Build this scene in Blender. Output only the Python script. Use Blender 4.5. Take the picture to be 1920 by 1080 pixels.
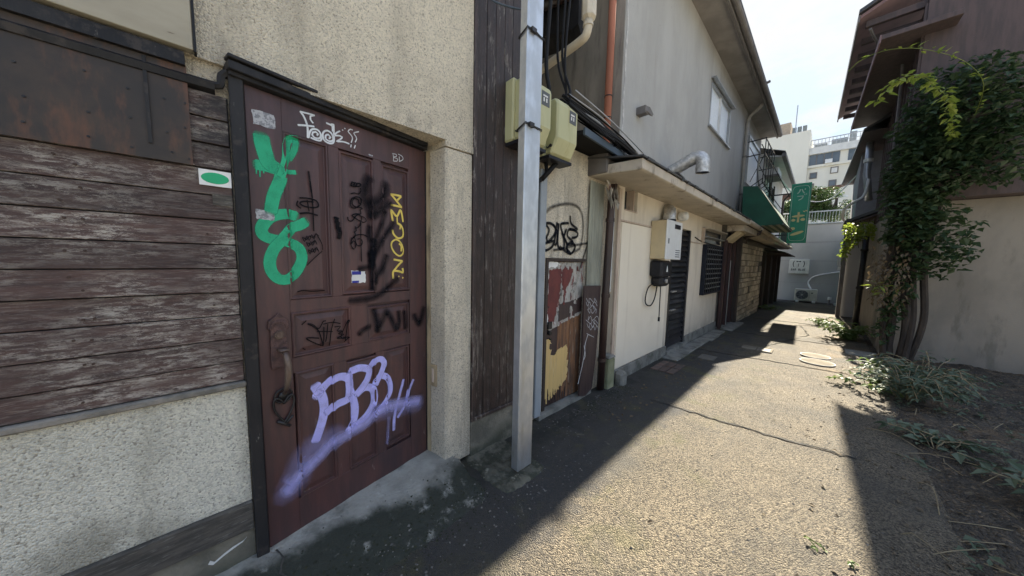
import bpy, bmesh, math, random
from mathutils import Vector, Matrix
random.seed(11)
scene = bpy.context.scene
CAM_MATRIX = Matrix(((0.6917602, -0.0795625, 0.7177309, 0.0), (0.7218459, 0.048446, -0.690356, 0.0), (0.0201552, 0.9956519, 0.0909449, 1.5), (0, 0, 0, 1)))
for o in list(bpy.data.objects): bpy.data.objects.remove(o)
COL = scene.collection

# ---------------------------------------------------------------- camera, sky, sun, exposure
cam_data = bpy.data.cameras.new("camera"); cam = bpy.data.objects.new("camera", cam_data); COL.objects.link(cam)
cam_data.sensor_width = 36.0; cam_data.lens = 10.6875; cam_data.clip_start = 0.05; cam_data.clip_end = 2000
cam.matrix_world = CAM_MATRIX
scene.camera = cam
SUN = Vector((-0.06, 1.40, 1.0)).normalized()
sun_el = math.asin(SUN.z); sun_az = math.atan2(SUN.x, SUN.y)
world = bpy.data.worlds.new("World"); scene.world = world; world.use_nodes = True
def build_world():
    nt = world.node_tree; N = nt.nodes; L = nt.links; N.clear()
    out = N.new('ShaderNodeOutputWorld'); bg = N.new('ShaderNodeBackground')
    sky = N.new('ShaderNodeTexSky'); sky.sky_type = 'NISHITA'; sky.sun_disc = False
    sky.sun_elevation = sun_el; sky.sun_rotation = sun_az; sky.air_density = 1.1; sky.dust_density = 1.2; sky.ozone_density = 1.2
    tc = N.new('ShaderNodeTexCoord'); mp = N.new('ShaderNodeMapping'); mp.inputs['Scale'].default_value = (1.6, 1.6, 3.4); mp.inputs['Location'].default_value = (.35, .8, .2)
    L.new(tc.outputs['Generated'], mp.inputs['Vector'])
    nz = N.new('ShaderNodeTexNoise'); nz.inputs['Scale'].default_value = 3.1; nz.inputs['Detail'].default_value = 9; nz.inputs['Roughness'].default_value = .62
    L.new(mp.outputs[0], nz.inputs['Vector'])
    rp = N.new('ShaderNodeMapRange'); rp.inputs['From Min'].default_value = .43; rp.inputs['From Max'].default_value = .60; rp.inputs['To Min'].default_value = .0; rp.inputs['To Max'].default_value = .95
    L.new(nz.outputs['Fac'], rp.inputs['Value'])
    bw = N.new('ShaderNodeRGBToBW'); L.new(sky.outputs[0], bw.inputs[0])          # thin bright cloud veil over the blue
    cl = N.new('ShaderNodeMath'); cl.operation = 'MULTIPLY_ADD'; L.new(bw.outputs[0], cl.inputs[0]); cl.inputs[1].default_value = 1.6; cl.inputs[2].default_value = 2.0
    cc = N.new('ShaderNodeVectorMath'); cc.operation = 'MULTIPLY'; L.new(cl.outputs[0], cc.inputs[0]); cc.inputs[1].default_value = (1.27, 1.04, .90)
    mx = N.new('ShaderNodeMix'); mx.data_type = 'RGBA'; L.new(rp.outputs[0], mx.inputs['Factor']); L.new(sky.outputs[0], mx.inputs[6]); L.new(cc.outputs[0], mx.inputs[7])
    b2 = N.new('ShaderNodeRGBToBW'); L.new(mx.outputs[2], b2.inputs[0])
    dv = N.new('ShaderNodeMath'); dv.operation = 'MULTIPLY_ADD'; L.new(b2.outputs[0], dv.inputs[0]); dv.inputs[1].default_value = SKY_K; dv.inputs[2].default_value = 1
    sc = N.new('ShaderNodeVectorMath'); sc.operation = 'DIVIDE'; L.new(mx.outputs[2], sc.inputs[0]); L.new(dv.outputs[0], sc.inputs[1])
    tn = N.new('ShaderNodeVectorMath'); tn.operation = 'MULTIPLY'; L.new(sc.outputs[0], tn.inputs[0]); tn.inputs[1].default_value = (.73, .885, 1.02)
    L.new(tn.outputs[0], bg.inputs['Color']); bg.inputs['Strength'].default_value = SKY_STRENGTH
    L.new(bg.outputs[0], out.inputs['Surface'])
SKY_STRENGTH = 0.145; SKY_K = 1.45
build_world()
sd = bpy.data.lights.new("sun", 'SUN'); sd.energy = 2.0; sd.angle = math.radians(.53); sd.color = (1.0, .92, .77)
sun = bpy.data.objects.new("sun", sd); COL.objects.link(sun); sun.rotation_euler = SUN.to_track_quat('Z', 'Y').to_euler(); sun.location = SUN * 50
vs = scene.view_settings; vs.view_transform = 'Standard'; vs.look = 'None'; vs.gamma = 1; vs.use_curve_mapping = False
vs.exposure = 3.58
scene.render.engine = 'CYCLES'; scene.cycles.transparent_max_bounces = 24

# ---------------------------------------------------------------- materials
def M(name, col, col2=None, scale=4, st=(1, 1, 1), lo=.35, hi=.65, rough=.8, rough2=None, bump=0, bscale=60, bst=(1, 1, 1),
      cells=None, layers=(), metal=0, rand=0, trans=0, emit=None, bdist=.01, spec=None):
    m = bpy.data.materials.new(name); m.use_nodes = True
    nt = m.node_tree; N = nt.nodes; L = nt.links; p = N['Principled BSDF']
    geo = N.new('ShaderNodeNewGeometry')
    def coords(s):
        mp = N.new('ShaderNodeMapping'); mp.inputs['Scale'].default_value = s
        L.new(geo.outputs['Position'], mp.inputs['Vector']); return mp.outputs[0]
    def noise(s, stv, det=5, ro=.6):
        n = N.new('ShaderNodeTexNoise'); n.inputs['Scale'].default_value = s; n.inputs['Detail'].default_value = det; n.inputs['Roughness'].default_value = ro
        L.new(coords(stv), n.inputs['Vector']); return n.outputs['Fac']
    def rng(v, a, b, c=0., d=1.):
        r = N.new('ShaderNodeMapRange'); r.interpolation_type = 'SMOOTHSTEP'
        for k, x in zip(('From Min', 'From Max', 'To Min', 'To Max'), (a, b, c, d)): r.inputs[k].default_value = x
        L.new(v, r.inputs['Value']); return r.outputs[0]
    def mixc(f, a, b):
        x = N.new('ShaderNodeMix'); x.data_type = 'RGBA'
        if isinstance(f, float): x.inputs['Factor'].default_value = f
        else: L.new(f, x.inputs['Factor'])
        for i, v in ((6, a), (7, b)):
            if isinstance(v, tuple): x.inputs[i].default_value = (*v, 1)
            else: L.new(v, x.inputs[i])
        return x.outputs[2]
    def mul(a, b):
        x = N.new('ShaderNodeMath'); x.operation = 'MULTIPLY'; L.new(a, x.inputs[0])
        if isinstance(b, float): x.inputs[1].default_value = b
        else: L.new(b, x.inputs[1])
        return x.outputs[0]
    if col2 is None: col2 = tuple(c * .8 for c in col)
    f = rng(noise(scale, st), lo, hi); c = mixc(f, col, col2)
    cellh = None
    if cells:   # dict(scale, cols=[(pos,col)...], mix, st)
        v = N.new('ShaderNodeTexVoronoi'); v.inputs['Scale'].default_value = cells['scale']; L.new(coords(cells.get('st', (1, 1, 1))), v.inputs['Vector'])
        sx = N.new('ShaderNodeSeparateColor'); L.new(v.outputs['Color'], sx.inputs[0])
        cr = N.new('ShaderNodeValToRGB'); els = cr.color_ramp.elements
        while len(els) < len(cells['cols']): els.new(.5)
        for e, (ps, cc) in zip(els, cells['cols']): e.position = ps; e.color = (*cc, 1)
        L.new(sx.outputs[0], cr.inputs[0])
        x = N.new('ShaderNodeMix'); x.data_type = 'RGBA'; x.blend_type = 'MULTIPLY'; x.inputs['Factor'].default_value = cells.get('mix', 1.)
        L.new(c, x.inputs[6]); L.new(cr.outputs[0], x.inputs[7]); c = x.outputs[2]
        cellh = v.outputs['Distance']
    rgh = rng(f, 0, 1, rough, rough if rough2 is None else rough2)
    for ly in layers:
        mk = rng(noise(ly.get('scale', 6), ly.get('st', (1, 1, 1)), ly.get('det', 6), ly.get('ro', .65)), ly.get('lo', .5), ly.get('hi', .6), 0., ly.get('amt', 1.))
        if 'm2' in ly: mk = mul(mk, rng(noise(ly['m2'][0], (1, 1.3, 1.3), 3), ly['m2'][1], ly['m2'][2]))
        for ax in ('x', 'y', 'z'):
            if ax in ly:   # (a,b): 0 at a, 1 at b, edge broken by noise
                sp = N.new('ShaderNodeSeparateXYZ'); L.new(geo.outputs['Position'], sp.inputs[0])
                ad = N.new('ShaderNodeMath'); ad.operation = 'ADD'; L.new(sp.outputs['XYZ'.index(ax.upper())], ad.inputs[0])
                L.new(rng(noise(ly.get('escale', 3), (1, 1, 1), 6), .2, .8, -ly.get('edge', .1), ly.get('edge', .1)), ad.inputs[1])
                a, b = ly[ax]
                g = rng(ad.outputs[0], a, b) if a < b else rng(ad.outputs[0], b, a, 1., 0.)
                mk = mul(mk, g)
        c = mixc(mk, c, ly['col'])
        if 'rough' in ly:
            x = N.new('ShaderNodeMix'); L.new(mk, x.inputs[0]); L.new(rgh, x.inputs[2]); x.inputs[3].default_value = ly['rough']; rgh = x.outputs[0]
    if rand:
        oi = N.new('ShaderNodeObjectInfo'); hs = N.new('ShaderNodeHueSaturation'); L.new(c, hs.inputs['Color'])
        L.new(rng(oi.outputs['Random'], 0, 1, 1 - rand, 1 + rand), hs.inputs['Value']); c = hs.outputs[0]
    L.new(c, p.inputs['Base Color']); L.new(rgh, p.inputs['Roughness']); p.inputs['Metallic'].default_value = metal
    if spec is not None: p.inputs['Specular IOR Level'].default_value = spec
    if bump:
        bp = N.new('ShaderNodeBump'); bp.inputs['Strength'].default_value = bump; bp.inputs['Distance'].default_value = bdist
        h = noise(bscale, bst, 4)
        if cellh is not None:
            s = N.new('ShaderNodeMath'); s.operation = 'SUBTRACT'; L.new(h, s.inputs[0]); L.new(cellh, s.inputs[1]); h = s.outputs[0]
        L.new(h, bp.inputs['Height']); L.new(bp.outputs[0], p.inputs['Normal'])
    if trans:
        o = N['Material Output']; tr = N.new('ShaderNodeBsdfTranslucent'); L.new(c, tr.inputs['Color']); ms = N.new('ShaderNodeMixShader'); ms.inputs[0].default_value = trans
        L.new(p.outputs[0], ms.inputs[1]); L.new(tr.outputs[0], ms.inputs[2]); L.new(ms.outputs[0], o.inputs['Surface'])
    return m
def paint(name, col, rough=.55, spec=.4):    # sprayed or brushed paint film: its coverage is the mesh attribute "a"
    m = bpy.data.materials.new(name); m.use_nodes = True
    nt = m.node_tree; N = nt.nodes; L = nt.links; p = N['Principled BSDF']; p.inputs['Base Color'].default_value = (*col, 1); p.inputs['Roughness'].default_value = rough; p.inputs['Specular IOR Level'].default_value = spec
    at = N.new('ShaderNodeAttribute'); at.attribute_name = 'a'
    geo = N.new('ShaderNodeNewGeometry'); nz = N.new('ShaderNodeTexNoise'); nz.inputs['Scale'].default_value = 260; nz.inputs['Detail'].default_value = 3; L.new(geo.outputs['Position'], nz.inputs['Vector'])
    n2 = N.new('ShaderNodeTexNoise'); n2.inputs['Scale'].default_value = 22; n2.inputs['Detail'].default_value = 5; L.new(geo.outputs['Position'], n2.inputs['Vector'])
    a1 = N.new('ShaderNodeMath'); a1.operation = 'MULTIPLY_ADD'; L.new(nz.outputs['Fac'], a1.inputs[0]); a1.inputs[1].default_value = .6; a1.inputs[2].default_value = .60
    a2 = N.new('ShaderNodeMath'); a2.operation = 'MULTIPLY_ADD'; L.new(n2.outputs['Fac'], a2.inputs[0]); a2.inputs[1].default_value = .9; a2.inputs[2].default_value = -.40
    ml = N.new('ShaderNodeMath'); ml.operation = 'MULTIPLY'; L.new(at.outputs['Fac'], ml.inputs[0]); L.new(a1.outputs[0], ml.inputs[1])
    m3 = N.new('ShaderNodeMath'); m3.operation = 'MULTIPLY_ADD'; m3.use_clamp = True; L.new(a2.outputs[0], m3.inputs[0]); L.new(at.outputs['Fac'], m3.inputs[1]); L.new(ml.outputs[0], m3.inputs[2])
    tr = N.new('ShaderNodeBsdfTransparent'); ms = N.new('ShaderNodeMixShader')
    L.new(m3.outputs[0], ms.inputs[0]); L.new(tr.outputs[0], ms.inputs[1]); L.new(p.outputs[0], ms.inputs[2]); L.new(ms.outputs[0], N['Material Output'].inputs['Surface'])
    return m

STUCCO_CELLS = dict(scale=150, cols=[(0, (.42, .39, .35)), (.14, (.78, .76, .72)), (.45, (1, .98, .94)), (1, (1.15, 1.12, 1.05))], mix=.9)
stucco = M('rough_cast_stucco', (.75, .685, .565), (.65, .59, .485), 2.2, rough=.95, bump=.8, bscale=190, bdist=.009, cells=STUCCO_CELLS,
           layers=[dict(col=(.30, .265, .21), scale=1.5, st=(1, 2.4, .28), lo=.48, hi=.74, amt=.6, det=9), dict(col=(.16, .14, .115), scale=2.4, st=(1, 4, .5), lo=.45, hi=.7, amt=.55, z=(2.42, 2.25), edge=.1), dict(col=(.40, .37, .30), scale=.8, lo=.5, hi=.7, amt=.5), dict(col=(.10, .10, .08), scale=7, lo=.5, hi=.7, amt=.6, z=(.16, .02), edge=.12)])
stucco_low = M('pale_rough_stucco', (.76, .74, .655), (.68, .665, .59), 2.5, rough=.95, bump=.8, bscale=190, bdist=.009, cells=STUCCO_CELLS,
           layers=[dict(col=(.33, .31, .25), scale=2.2, st=(1, 2.5, .5), lo=.5, hi=.72, amt=.5, det=9), dict(col=(.22, .20, .15), scale=4, lo=.42, hi=.6, amt=.6, z=(.55, .36), edge=.12)])
stucco_smooth = M('stained_reveal_render', (.46, .37, .23), (.34, .27, .17), 3, (1, 1, .5), rough=.9, bump=.5, bscale=90,
           layers=[dict(col=(.11, .09, .06), scale=5, st=(2, 2, .6), lo=.52, hi=.7, amt=.7)])
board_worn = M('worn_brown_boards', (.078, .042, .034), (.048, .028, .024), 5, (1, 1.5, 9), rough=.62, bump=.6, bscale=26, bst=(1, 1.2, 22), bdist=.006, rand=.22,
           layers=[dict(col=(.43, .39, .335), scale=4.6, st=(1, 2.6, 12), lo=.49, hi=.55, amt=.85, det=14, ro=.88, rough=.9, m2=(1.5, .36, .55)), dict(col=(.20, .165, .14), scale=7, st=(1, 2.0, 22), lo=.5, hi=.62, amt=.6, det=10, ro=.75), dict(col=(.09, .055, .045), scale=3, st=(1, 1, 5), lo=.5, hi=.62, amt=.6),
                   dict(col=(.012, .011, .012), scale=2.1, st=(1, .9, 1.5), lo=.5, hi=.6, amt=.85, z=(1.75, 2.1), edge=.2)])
board_vert = M('worn_vertical_boards', (.058, .037, .031), (.034, .025, .023), 5, (1, 9, 1.4), rough=.5, bump=.5, bscale=26, bst=(1, 22, 1.2), bdist=.006, rand=.2,
           layers=[dict(col=(.32, .29, .26), scale=2.6, st=(1, 14, 2.0), lo=.56, hi=.63, amt=.75, det=12, ro=.8, rough=.85), dict(col=(.33, .29, .25), scale=2.8, st=(1, 15, 1.4), lo=.48, hi=.60, amt=.75, z=(1.9, .5), edge=.5, m2=(2.2, .42, .6), det=12, ro=.8)])
black_wood = M('black_painted_wood', (.014, .014, .016), (.026, .025, .026), 8, (1, 1, .3), rough=.55, spec=.25, bump=.35, bscale=40, bst=(1, 1, .3),
           layers=[dict(col=(.23, .21, .19), scale=9, st=(2, 2, .8), lo=.66, hi=.72, amt=.8), dict(col=(.06, .05, .045), scale=14, lo=.55, hi=.65, amt=.6)])
grey_board = M('grey_weathered_plank', (.115, .102, .086), (.06, .055, .048), 5, (1, 2, 14), rough=.9, bump=.6, bscale=26, bst=(1, 1.2, 22),
           layers=[dict(col=(.24, .225, .2), scale=6, st=(1, 3, 30), lo=.55, hi=.66, amt=.6)])
ledge_mat = M('mossy_concrete_ledge', (.26, .235, .20), (.14, .13, .11), 14, rough=.95, bump=.8, bscale=60)
door_wood = M('dark_red_door_wood', (.088, .041, .039), (.064, .034, .034), 4, (6, 6, .8), rough=.42, rough2=.52, bump=.18, bscale=70, bst=(1, 1, .06), bdist=.004,
           layers=[dict(col=(.125, .052, .045), scale=2.2, st=(3, 3, .8), lo=.5, hi=.68, amt=.6), dict(col=(.30, .26, .24), scale=13, st=(2, 2, .7), lo=.64, hi=.72, amt=.55, z=(.9, .2), edge=.3),
                   dict(col=(.046, .030, .036), scale=1.7, lo=.52, hi=.68, amt=.7)])
iron_dark = M('tarnished_bronze', (.13, .075, .068), (.07, .042, .04), 30, rough=.5, metal=.4, bump=.5, bscale=120)
brass_worn = M('worn_bronze_grip', (.19, .145, .115), (.09, .06, .052), 30, (1, 1, .4), rough=.45, metal=.55, bump=.3, bscale=90)
black_iron = M('black_iron', (.012, .012, .014), (.03, .028, .028), 12, rough=.45, metal=.3)
concrete = M('weathered_concrete', (.25, .243, .215), (.165, .16, .14), 5, rough=.95, bump=.7, bscale=70, bdist=.012,
           layers=[dict(col=(.09, .092, .07), scale=5, lo=.5, hi=.68, amt=.75), dict(col=(.42, .41, .37), scale=11, lo=.62, hi=.7, amt=.6)])
step_mat = M('mossy_step_concrete', (.42, .405, .355), (.30, .29, .25), 5, rough=.95, bump=.9, bscale=60, bdist=.015,
           layers=[dict(col=(.50, .49, .44), scale=9, lo=.58, hi=.68, amt=.7, x=(-1.5, -1.75), edge=.2), dict(col=(.12, .12, .10), scale=4, lo=.5, hi=.66, amt=.7, det=9),
                   dict(col=(.024, .028, .019), scale=9, lo=.25, hi=.44, amt=.97, x=(-1.76, -1.60), edge=.13, det=9, escale=2.2), dict(col=(.05, .05, .045), scale=30, lo=.5, hi=.6, amt=.7, x=(-1.5, -1.3), edge=.2),
                   dict(col=(.30, .29, .25), scale=34, lo=.66, hi=.72, amt=.8, x=(-1.55, -1.35), edge=.2)])
plinth_mat = M('damp_concrete_plinth', (.235, .215, .17), (.12, .112, .088), 6, rough=.95, bump=.6, bscale=60,
           layers=[dict(col=(.06, .065, .045), scale=5, lo=.36, hi=.58, amt=.9, z=(.14, .0), edge=.10)])
alu = M('galvanised_steel', (.60, .62, .64), (.48, .50, .52), 9, (1, 1, .5), rough=.42, rough2=.55, metal=.85, bump=.08, bscale=60,
           layers=[dict(col=(.42, .41, .36), scale=6, st=(3, 3, .5), lo=.5, hi=.7, amt=.6, z=(1.4, .1), edge=.5)])
zinc = M('bright_zinc_duct', (.62, .61, .59), (.42, .41, .39), 25, rough=.5, metal=.7, bump=.3, bscale=40)
box_plastic = M('yellowed_meter_plastic', (.50, .48, .27), (.43, .42, .235), 4, (1, 1, .5), rough=.45, layers=[dict(col=(.30, .25, .10), scale=4, st=(4, 4, .5), lo=.55, hi=.7, amt=.5)], bump=.05)
grey_label = M('grey_label', (.09, .095, .10), rough=.5); white_paint = M('white_print', (.78, .77, .74), rough=.6)
rubber = M('black_cable', (.012, .012, .013), rough=.6, spec=.2); cable_blue = M('blue_grey_cable', (.06, .085, .11), rough=.45)
cream_plastic = M('cream_drain_plastic', (.60, .54, .43), (.50, .44, .34), 6, rough=.5)
orange_pipe = M('orange_brown_pipe', (.40, .17, .115), (.31, .135, .095), 4, (1, 1, .3), rough=.85, spec=.1)
brown_pipe = M('dark_brown_pipe', (.045, .024, .020), (.03, .018, .016), 5, (1, 1, .3), rough=.45)
cream_wall = M('cream_mortar_wall', (.68, .605, .49), (.60, .53, .425), 1.6, rough=.92, bump=.18, bscale=50,
           layers=[dict(col=(.36, .29, .21), scale=2.0, st=(3, 3, .3), lo=.50, hi=.74, amt=.6, det=9), dict(col=(.20, .17, .13), scale=3, lo=.4, hi=.62, amt=.55, z=(.42, .15), edge=.15), dict(col=(.68, .60, .47), scale=3, lo=.55, hi=.75, amt=.4), dict(col=(.25, .2, .14), scale=13, st=(1, 1, .5), lo=.64, hi=.72, amt=.4)])
cream_trim = M('pinkish_trim', (.52, .42, .33), (.40, .31, .24), 5, (1, 1, .4), rough=.85, layers=[dict(col=(.15, .10, .07), scale=7, st=(2, 2, .5), lo=.58, hi=.68, amt=.7)])
eave_mat = M('stained_eave_mortar', (.50, .44, .355), (.42, .37, .30), 4, rough=.9, bump=.2, layers=[dict(col=(.14, .115, .09), scale=4, st=(1.4, 1.4, .7), lo=.54, hi=.68, amt=.75)])
dark_sheet = M('dark_roof_sheet', (.035, .036, .040), (.06, .058, .056), 6, rough=.5, layers=[dict(col=(.16, .085, .05), scale=8, lo=.6, hi=.7, amt=.6)])
grey_wall = M('grey_mortar_wall', (.39, .385, .37), (.335, .33, .315), 1.4, (1, 1, .5), rough=.93, bump=.35, bscale=45, bst=(1, 1, .5),
           layers=[dict(col=(.275, .268, .252), scale=1.7, st=(2.4, 2.4, .28), lo=.5, hi=.75, amt=.5, det=9), dict(col=(.43, .42, .40), scale=1.2, lo=.55, hi=.75, amt=.5), dict(col=(.16, .155, .145), scale=16, lo=.66, hi=.74, amt=.4)])
grey_wall_dark = M('grimy_side_mortar', (.29, .265, .23), (.20, .185, .16), 1.8, (1, 1, .4), rough=.93, bump=.3, bscale=45,
           layers=[dict(col=(.07, .066, .06), scale=2.5, st=(3, 3, .4), lo=.5, hi=.7, amt=.6)])
caulk = M('white_caulk', (.55, .54, .52), (.35, .34, .33), 12, rough=.8)
alu_frame = M('aluminium_window_frame', (.42, .43, .44), rough=.4, metal=.7); white_frame = M('white_window_frame', (.68, .69, .70), rough=.5)
frosted = M('frosted_glass', (.80, .84, .88), (.68, .74, .80), 40, rough=.28, bump=.25, bscale=160)  # pale bluish base colour stands in for the sky's reflection
dark_glass = M('dark_window_glass', (.03, .038, .045), (.05, .06, .07), 3, rough=.12)
soffit_mat = M('grey_brown_soffit', (.31, .285, .265), (.23, .212, .20), 2.4, (1, 1, 1), rough=.85)
fascia_mat = M('dark_fascia', (.11, .10, .095), (.15, .138, .13), 5, rough=.7)
black_soffit = M('black_soffit', (.012, .012, .014), (.022, .021, .020), 6, rough=.8, spec=.15)
heater_mat = M('white_enamel', (.72, .73, .72), (.66, .66, .64), 6, rough=.35); heater_side = M('yellowed_enamel', (.56, .46, .28), (.50, .41, .26), 5, rough=.45)
black_plastic = M('black_plastic', (.011, .011, .014), (.018, .018, .022), 10, rough=.4, spec=.25)
louver_mat = M('black_louver_metal', (.014, .015, .018), (.03, .03, .034), 8, rough=.38, metal=.0, spec=.25, rand=.25)
navy_grille = M('navy_black_grille', (.008, .010, .018), (.014, .018, .028), 10, rough=.5, spec=.2)
reddoor_mat = M('dark_red_timber', (.055, .022, .020), (.03, .016, .015), 5, (5, 5, .6), rough=.55, layers=[dict(col=(.14, .11, .09), scale=7, st=(6, 6, 1), lo=.6, hi=.7, amt=.6)])
brown_timber = M('dark_brown_timber', (.05, .034, .026), (.028, .021, .018), 5, (4, 4, .6), rough=.75, bump=.3, bscale=30, rand=.2)
stone_mat = M('pale_facing_stone', (.52, .45, .345), (.38, .33, .255), 9, rough=.9, bump=.7, bscale=40, bdist=.015, rand=.28, layers=[dict(col=(.10, .10, .07), scale=4, lo=.52, hi=.68, amt=.55)])
mortar = M('grey_mortar_joint', (.12, .108, .09), (.08, .072, .06), 8, rough=.95, bump=.4)
green_fabric = M('green_awning_vinyl', (.012, .115, .066), (.010, .085, .05), 3, rough=.6, trans=.25); stripe_pale = M('pale_awning_stripe', (.40, .42, .33), rough=.7, trans=.25)
sign_green = M('green_sign_panel', (.008, .30, .165), (.010, .35, .20), 2, rough=.35); sign_cream = M('cream_sign_lettering', (.84, .76, .34), rough=.5); sign_pale = M('pale_green_border', (.62, .84, .66), rough=.5)
sign_white = M('white_sign_panel', (.74, .74, .70), rough=.4); ink = M('black_ink', (.02, .02, .02), rough=.6)
far_grey = M('blue_grey_sheet_wall', (.40, .40, .395), (.35, .352, .35), 1.2, (1, 1, .4), rough=.7, bump=.08)
ac_mat = M('ivory_ac_casing', (.66, .63, .54), rough=.4); fan_dark = M('dark_fan_grille', (.07, .075, .08), rough=.5)
hotel_wall = M('pale_concrete_tower', (.66, .64, .57), (.60, .58, .51), .35, (1, 1, .4), rough=.9); hotel_brick = M('tan_tile_block', (.42, .34, .26), rough=.9)
hotel_glass = M('hotel_glazing', (.07, .085, .10), (.11, .13, .15), .6, rough=.15)
brown_roof = M('brown_tin_roof', (.13, .055, .038), (.09, .042, .03), 3, rough=.7); white_house = M('white_house_wall', (.62, .62, .60), (.54, .54, .53), 2, rough=.85)
beige_wall = M('beige_house_render', (.27, .24, .20), (.21, .188, .158), 2, (1, 1, .5), rough=.93, bump=.3, bscale=60, layers=[dict(col=(.12, .11, .09), scale=3, st=(2, 2, .5), lo=.52, hi=.7, amt=.6)])
house_wood = M('brown_house_timber', (.085, .058, .055), (.058, .042, .041), 4, (4, 4, .6), rough=.7, bump=.2)
eave_purple = M('maroon_brown_soffit', (.23, .145, .148), (.17, .112, .115), 3, rough=.75)
leaf_dark = M('dark_ivy_leaf', (.030, .060, .024), (.055, .09, .035), 3.5, rough=.5, trans=.4, layers=[dict(col=(.085, .12, .05), scale=23, lo=.55, hi=.65, amt=.7)])
leaf_lit = M('yellow_green_vine_leaf', (.15, .21, .03), (.22, .26, .04), 9, rough=.5, trans=.45)
leaf_grey = M('grey_green_weed_leaf', (.075, .11, .065), (.11, .14, .085), 6, rough=.6, trans=.25)
leaf_weed = M('fresh_weed_leaf', (.09, .155, .04), (.15, .19, .05), 9, rough=.55, trans=.35)
leaf_dry = M('dry_leaf_brown', (.15, .11, .06), (.09, .065, .04), 9, rough=.8, trans=.15)
bark = M('vine_bark', (.055, .042, .033), (.03, .024, .02), 12, (1, 1, .3), rough=.95, bump=.6); straw = M('dry_straw', (.30, .24, .14), (.2, .155, .09), 9, rough=.85)
tree_leaf = M('tree_foliage', (.045, .085, .022), (.075, .12, .035), 1.5, rough=.55, trans=.2)
manhole_mat = M('pale_worn_manhole', (.20, .175, .135), (.15, .132, .104), 7, rough=1, spec=.08, bump=.5, bscale=90); iron_cover = M('iron_drain_cover', (.10, .10, .095), (.15, .14, .12), 12, rough=.6, metal=.3, bump=.4)
brick_mat = M('worn_red_paver', (.115, .075, .06), (.075, .058, .05), 9, rough=.95, bump=.5, rand=.2); crack_fill = M('dark_joint_filler', (.045, .042, .036), (.07, .065, .055), 30, rough=.95)
ply_grey = M('peeling_grey_ply', (.42, .40, .36), (.28, .265, .235), 6, (1, 3, 1), rough=.9, bump=.5, layers=[dict(col=(.16, .045, .04), scale=7, st=(2, 2, 1), lo=.56, hi=.60, amt=.9, det=9), dict(col=(.09, .075, .062), scale=8, lo=.58, hi=.64, amt=.8, det=9), dict(col=(.60, .59, .56), scale=6, lo=.62, hi=.66, amt=.7, det=9)]); maroon_paint = M('maroon_paint', (.15, .035, .030), (.11, .028, .026), 8, rough=.7)
ply_orange = M('orange_bare_ply', (.24, .115, .052), (.13, .07, .04), 7, (4, 4, .4), rough=.85, bump=.3, layers=[dict(col=(.055, .038, .03), scale=6, st=(4, 4, .6), lo=.48, hi=.64, amt=.75, det=9), dict(col=(.30, .27, .22), scale=9, st=(4, 4, .5), lo=.58, hi=.66, amt=.6, det=9)]); ply_yellow = M('yellow_ply_face', (.66, .46, .18), (.56, .38, .15), 6, (5, 5, .3), rough=.8, layers=[dict(col=(.16, .10, .05), scale=7, st=(6, 6, .5), lo=.58, hi=.68, amt=.7, det=9), dict(col=(.78, .66, .42), scale=5, st=(6, 6, .4), lo=.52, hi=.66, amt=.6)])
ply_brown = M('dark_brown_board', (.035, .020, .020), (.055, .034, .03), 6, (5, 5, .4), rough=.6, bump=.2); corr_mat = M('pale_green_tin', (.33, .33, .26), (.22, .22, .175), 5, (1, 1, .3), rough=.7)
rust_sheet = M('rusty_brown_sheet', (.055, .04, .031), (.035, .029, .026), 7, rough=.6, metal=.2, layers=[dict(col=(.14, .062, .035), scale=4, st=(1, 2, .6), lo=.5, hi=.66, amt=.7), dict(col=(.02, .02, .022), scale=5, lo=.55, hi=.65, amt=.8, z=(2.0, 2.2), edge=.1)])
sign_tan = M('faded_tan_signboard', (.36, .325, .25), (.30, .27, .205), 3, (1, 1, 3), rough=.7, layers=[dict(col=(.12, .08, .05), scale=7, st=(1, 1, 3), lo=.68, hi=.74, amt=.7)])
sticker_green = M('green_sticker', (.01, .38, .16), rough=.5); sticker_silver = M('silver_torn_sticker', (.42, .42, .43), (.2, .2, .21), 60, lo=.45, hi=.55, rough=.4); sticker_blue = M('blue_print', (.02, .025, .30), rough=.5)
P = {'green': paint('green_spray', (.02, .40, .20)), 'white': paint('white_paint_marker', (.70, .72, .74)), 'yellow': paint('yellow_spray', (.78, .60, .13)), 'violet': paint('violet_spray', (.49, .47, .88)),
     'black': paint('black_spray', (.006, .007, .010), .7, .12), 'marker': paint('black_marker', (.006, .006, .008), .7, .12)}
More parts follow.
